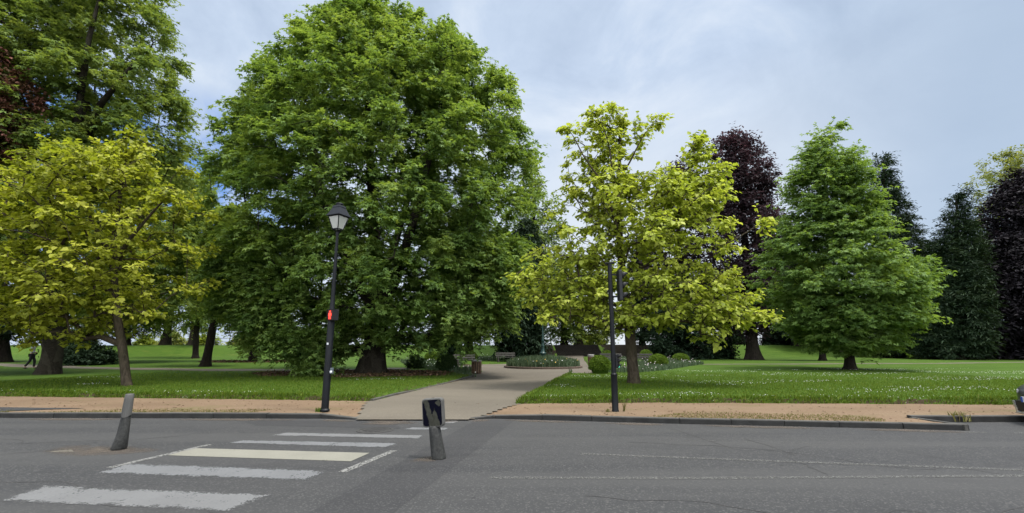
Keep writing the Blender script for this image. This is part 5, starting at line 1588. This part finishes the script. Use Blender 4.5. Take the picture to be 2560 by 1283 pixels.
skin('trousers', [body_v[i] for i in lo_i], [(m_[a_], m_[b__]) for a_, b__ in body_e if a_ in m_ and b__ in m_],
     [(.155, .125), .105, .082, .065, .105, .082, .065], plain('black cloth', (.012, .012, .014), .9, var=.2), per)
bm = bmesh.new(); bmesh.ops.create_icosphere(bm, subdivisions=3, radius=.105, matrix=TR(0, .03, 1.68) @ Matrix.Diagonal((.95, 1.05, 1.0, 1)))
for vv in list(bm.verts):
    if vv.co.y > .09 and vv.co.z < 1.70: vv.co.y = .06
obj('hair', bm, plain('dark hair', (.02, .016, .012), .7), per, smooth=True)
for ax_, ay_ in ((-.10, .26), (.10, -.19)):
    bm = bmesh.new(); bmesh.ops.create_icosphere(bm, subdivisions=2, radius=.06, matrix=TR(ax_, ay_, .045) @ Matrix.Diagonal((.8, 2.1, .75, 1)))
    obj('shoe', bm, plain('dark shoes', (.02, .02, .02), .6), per, smooth=True)

# ------------------------------------------------------------------ parked car at the right edge
def car():
    o = empty('parked_car', (12.80, 9.62, 0), 'dark grey hatchback parked in the bay, cut off by the right edge', 'car', None, math.radians(-17))
    # local: x back, front at x=-2.05; y across
    paint = plain('dark grey car paint', (.060, .064, .064), .28, .35, .08, 3, .6)
    blackp = plain('black trim', (.010, .010, .011), .45)
    glass = plain('car glass', (.02, .024, .028), .08, 0, .05, 2, .8)
    chrome = plain('silver trim', (.55, .56, .57), .25, .8, .05)
    st = [  # x, half width, sill z, bumper z, belt z, top z, top half width
        (-2.06, .40, .30, .36, .60, .66, .36), (-1.98, .66, .24, .40, .68, .77, .55), (-1.80, .80, .20, .42, .76, .86, .66), (-1.45, .87, .18, .45, .82, .94, .74),
        (-1.00, .89, .18, .48, .87, 1.02, .78), (-.80, .89, .18, .48, .90, 1.06, .78), (-.25, .90, .18, .5, .93, 1.42, .62), (.30, .90, .18, .5, .95, 1.52, .60), (.90, .90, .18, .5, .97, 1.52, .60),
        (1.45, .89, .18, .5, .98, 1.45, .59), (1.80, .87, .22, .5, .98, 1.20, .62), (2.0, .80, .26, .5, .92, .98, .66), (2.08, .70, .32, .5, .80, .84, .60)]
    bm = bmesh.new(); rows = []
    for x, w, zs_, zb_, zl, zt_, tw in st:
        half = [(0, zs_), (w * .9, zs_), (w, zs_ + .10), (w * 1.01, zb_ + .1), (w, zl), (w * .97, zl + .015), (tw, zt_ - .03), (tw * .7, zt_), (0, zt_ + .012)]
        ring = [bm.verts.new((x, -y, z)) for y, z in half] + [bm.verts.new((x, y, z)) for y, z in half[-2:0:-1]]
        rows.append(ring)
    n = len(rows[0])
    for r0_, r1_ in zip(rows, rows[1:]):
        for i in range(n): bm.faces.new((r0_[i], r1_[i], r1_[(i + 1) % n], r0_[(i + 1) % n]))
    bm.faces.new(rows[0]); bm.faces.new(rows[-1][::-1])
    bmesh.ops.recalc_face_normals(bm, faces=bm.faces)
    body = obj('body', bm, paint, o, smooth=True)
    sd_ = body.modifiers.new('Sub', 'SUBSURF'); sd_.levels = 2; sd_.render_levels = 2
    # glass panes stand a little proud of the cabin
    def pane(name, pts, m_):
        bm = bmesh.new(); bm.faces.new([bm.verts.new(p) for p in pts]); p_ = obj(name, bm, m_, o)
        s_ = p_.modifiers.new('Solid', 'SOLIDIFY'); s_.thickness = .02; s_.offset = 0
        return p_
    pane('windscreen', [(-.92, -.66, 1.05), (-.92, .66, 1.05), (-.33, .57, 1.40), (-.33, -.57, 1.40)], glass)
    pane('rear_window', [(1.52, -.54, 1.40), (1.52, .54, 1.40), (1.83, .58, 1.10), (1.83, -.58, 1.10)], glass)
    for s in (-1, 1):
        pane('side_window', [(-.62, s * .86, .98), (.32, s * .875, 1.0), (.32, s * .66, 1.42), (-.18, s * .68, 1.36)], glass)
        pane('side_window', [(.38, s * .875, 1.0), (1.30, s * .87, 1.02), (1.20, s * .66, 1.40), (.38, s * .66, 1.42)], glass)
        bm = bmesh.new()
        up_ = [(-2.06, .40, .69), (-2.02, .50, .70), (-1.96, .58, .71), (-1.88, .655, .72)]
        lo_ = [(-2.07, .42, .645), (-2.03, .51, .64), (-1.97, .59, .645), (-1.89, .66, .66)]
        ru = [bm.verts.new((x, s * y, z)) for x, y, z in up_]; rl_ = [bm.verts.new((x, s * y, z)) for x, y, z in lo_]
        for q in range(3): bm.faces.new((rl_[q], rl_[q + 1], ru[q + 1], ru[q]))
        hl = obj('headlight', bm, plain('headlight lens', (.30, .31, .32), .2, .1), o)
        s_ = hl.modifiers.new('Solid', 'SOLIDIFY'); s_.thickness = .02; s_.offset = 0
        bm = bmesh.new(); bx(bm, (-.06, -.10, -.06), (.06, .10, .06), TR(-.62, s * .98, 1.0)); obj('mirror', bm, paint, o, bevel=.03)
        for xw in (-1.28, 1.28):
            Mw = TR(xw, s * .80, .31) @ Matrix.Rotation(PI / 2, 4, 'X')
            bm = bmesh.new(); lathe(bm, [(.20, -.10), (.29, -.105), (.315, -.08), (.315, .08), (.29, .105), (.20, .10)], 28, Mw)
            wh = obj('wheel', bm, blackp, o, smooth=True, auto=True)
            bm = bmesh.new(); lathe(bm, [(.19, -.085), (.19, .085)], 24, Mw)
            for i in range(5):
                bx(bm, (-.018, .03, .086 * -s - .02), (.018, .185, .086 * -s + .02), Mw @ RZ(72 * i))
            obj('rim', bm, chrome, wh)
    bm = bmesh.new(); prism(bm, [(-.46, .26), (.46, .26), (.52, .48), (-.52, .48)], -.03, .03, TR(-2.06, 0, 0) @ RZ(90)); gr = obj('grille', bm, blackp, o, bevel=.01)
    bm = bmesh.new(); prism(bm, [(-.60, .20), (.60, .20), (.52, .245), (-.52, .245)], -.04, .04, TR(-2.05, 0, 0) @ RZ(90)); obj('bumper_trim', bm, chrome, o, bevel=.01)
    for s in (-1, 1):
        bm = bmesh.new(); prism(bm, [(s * .53, .24), (s * .60, .21), (s * .68, .46), (s * .63, .47)][::s], -.03, .03, TR(-2.02, 0, 0) @ RZ(90)); obj('bumper_trim', bm, chrome, o)
    bm = bmesh.new(); bx(bm, (-2.12, -.26, .46), (-2.085, .26, .57)); np_ = obj('number_plate', bm, M['sticker'], o)
    bm = bmesh.new(); bx(bm, (-2.125, .205, .462), (-2.119, .26, .568)); obj('blue_band', bm, plain('blue plate band', (.02, .07, .35), .5), np_)
    return o
car()
# sprig growing at the corner of the bay
sx_, sy_, _ = gp(2397, 1052, .02)
tuft('weed', sx_, sy_, 'yellow green weed growing from the kerb joint near the parked car', 70, .26, 611, lambda x, y: x * 0 + .02, .03, 'drygrass', .10)

# ------------------------------------------------------------------ light, sky, camera
sc = bpy.context.scene
SUN_EL, SUN_AZ = math.radians(70), math.radians(112)   # azimuth clockwise from +Y (ahead): high, to the right and a little behind
w = bpy.data.worlds.new('World'); sc.world = w; w.use_nodes = True
nt = w.node_tree; bg = nt.nodes['Background']
sky = N(nt, 'ShaderNodeTexSky', sky_type='NISHITA')
sky.sun_disc = False; sky.sun_elevation = SUN_EL; sky.sun_rotation = SUN_AZ
sky.air_density = 1.0; sky.dust_density = .6; sky.ozone_density = 1.5
tc = N(nt, 'ShaderNodeTexCoord'); vec = tc.outputs['Generated']
sp = N(nt, 'ShaderNodeSeparateXYZ'); nt.links.new(vec, sp.inputs[0])
X_, Y_, Z_ = sp.outputs
mp = N(nt, 'ShaderNodeMapping'); mp.inputs['Scale'].default_value = (1, 1, 1.5); nt.links.new(vec, mp.inputs['Vector'])
n1 = noise(nt, mp.outputs[0], 2.6, 7, .58, .9)
n2 = noise(nt, mp.outputs[0], 7.0, 6, .6, .3)
tone = math_n(nt, 'ADD', math_n(nt, 'MULTIPLY', n1, .75), math_n(nt, 'MULTIPLY', n2, .25))
cloud = ramp(nt, tone, [(.36, (1.80, 2.18, 2.78)), (.5, (2.24, 2.64, 3.24)), (.64, (2.9, 3.2, 3.6))])
# whiter glow low over the terrace, greyer to the right
low = math_n(nt, 'MULTIPLY', ramp(nt, Z_, [(.0, 1.), (.30, .85), (.52, 0.)]), ramp(nt, X_, [(-.2, .3), (.15, 1.), (.45, .9), (.68, .05)]))
cloud = mix(nt, low, cloud, (3.0, 3.2, 3.42))
cloud = mix(nt, ramp(nt, X_, [(.40, 0.), (.68, .85)]), cloud, mix(nt, low, (1.66, 2.05, 2.58), (2.3, 2.6, 2.95)))
# overcast skies are brighter overhead and round the veiled sun
cloud = mix(nt, ramp(nt, Z_, [(.66, 0.), (.80, .25), (1.0, 1.)], 'EASE'), cloud, (14., 14.2, 14.6))
dt = N(nt, 'ShaderNodeVectorMath', operation='DOT_PRODUCT'); nt.links.new(vec, dt.inputs[0])
dt.inputs[1].default_value = (math.sin(SUN_AZ) * math.cos(SUN_EL), math.cos(SUN_AZ) * math.cos(SUN_EL), math.sin(SUN_EL))
cloud = mix(nt, ramp(nt, dt.outputs['Value'], [(.90, 0.), (.96, .35), (1.0, 1.)]), cloud, (24., 23.5, 22.5))
# unseen sky behind the viewer, brightened to add light from that side
cloud = mix(nt, ramp(nt, math_n(nt, 'MULTIPLY', Y_, -1.0), [(.05, 0.), (.6, 1.)]), cloud, (9.5, 9.8, 10.2))
# break in the cloud low at the left, clear blue
hole = math_n(nt, 'MULTIPLY', ramp(nt, X_, [(.0, 1.), (.0, 1.)]), ramp(nt, Z_, [(.10, .35), (.2, 1.), (.36, 1.), (.44, 0.)]))
sx2 = math_n(nt, 'MULTIPLY_ADD', X_, -1.0, 0.0)
hole = math_n(nt, 'MULTIPLY', hole, ramp(nt, sx2, [(.36, 0.), (.48, 1.)]))
hole = math_n(nt, 'MULTIPLY', hole, ramp(nt, math_n(nt, 'ADD', n2, math_n(nt, 'MULTIPLY', n1, .3)), [(.48, 0.), (.66, .95)]))
hole = math_n(nt, 'MULTIPLY', hole, ramp(nt, Y_, [(.2, 0.), (.4, 1.)]))
fin = mix(nt, hole, cloud, mix(nt, .85, sky.outputs[0], (.4, 1.05, 2.8)))
fin = mix(nt, .06, fin, sky.outputs[0])
nt.links.new(fin, bg.inputs['Color'])
bg.inputs['Strength'].default_value = .10

sun = bpy.data.lights.new('sun', 'SUN'); sun.energy = 1.5; sun.angle = math.radians(14); sun.color = (1.0, .95, .87)
so = bpy.data.objects.new('sun', sun); C.objects.link(so)
sd = Vector((math.sin(SUN_AZ) * math.cos(SUN_EL), math.cos(SUN_AZ) * math.cos(SUN_EL), math.sin(SUN_EL)))
so.rotation_euler = sd.to_track_quat('Z', 'Y').to_euler()
so.location = (0, -10, 30)

cam = bpy.data.cameras.new('camera'); co = bpy.data.objects.new('camera', cam); C.objects.link(co)
co.location = (0, 0, HCAM); co.rotation_euler = (PI / 2 + PITCH, 0, 0)
cam.sensor_fit = 'HORIZONTAL'; cam.sensor_width = 36; cam.lens = 36 * F / 2560
cam.clip_start = .05; cam.clip_end = 6000
sc.camera = co
sc.view_settings.view_transform = 'Standard'; sc.view_settings.look = 'None'; sc.view_settings.exposure = 1.43; sc.view_settings.gamma = 1.0
cy = sc.cycles
cy.max_bounces = 8; cy.diffuse_bounces = 5; cy.glossy_bounces = 2; cy.transmission_bounces = 4; cy.transparent_max_bounces = 6
cy.use_denoising = True
try:
    cy.denoiser = 'OPENIMAGEDENOISE'; cy.denoising_input_passes = 'RGB_ALBEDO_NORMAL'
except Exception: pass
cy.caustics_reflective = False; cy.caustics_refractive = False
print('leaves', LEAVES)
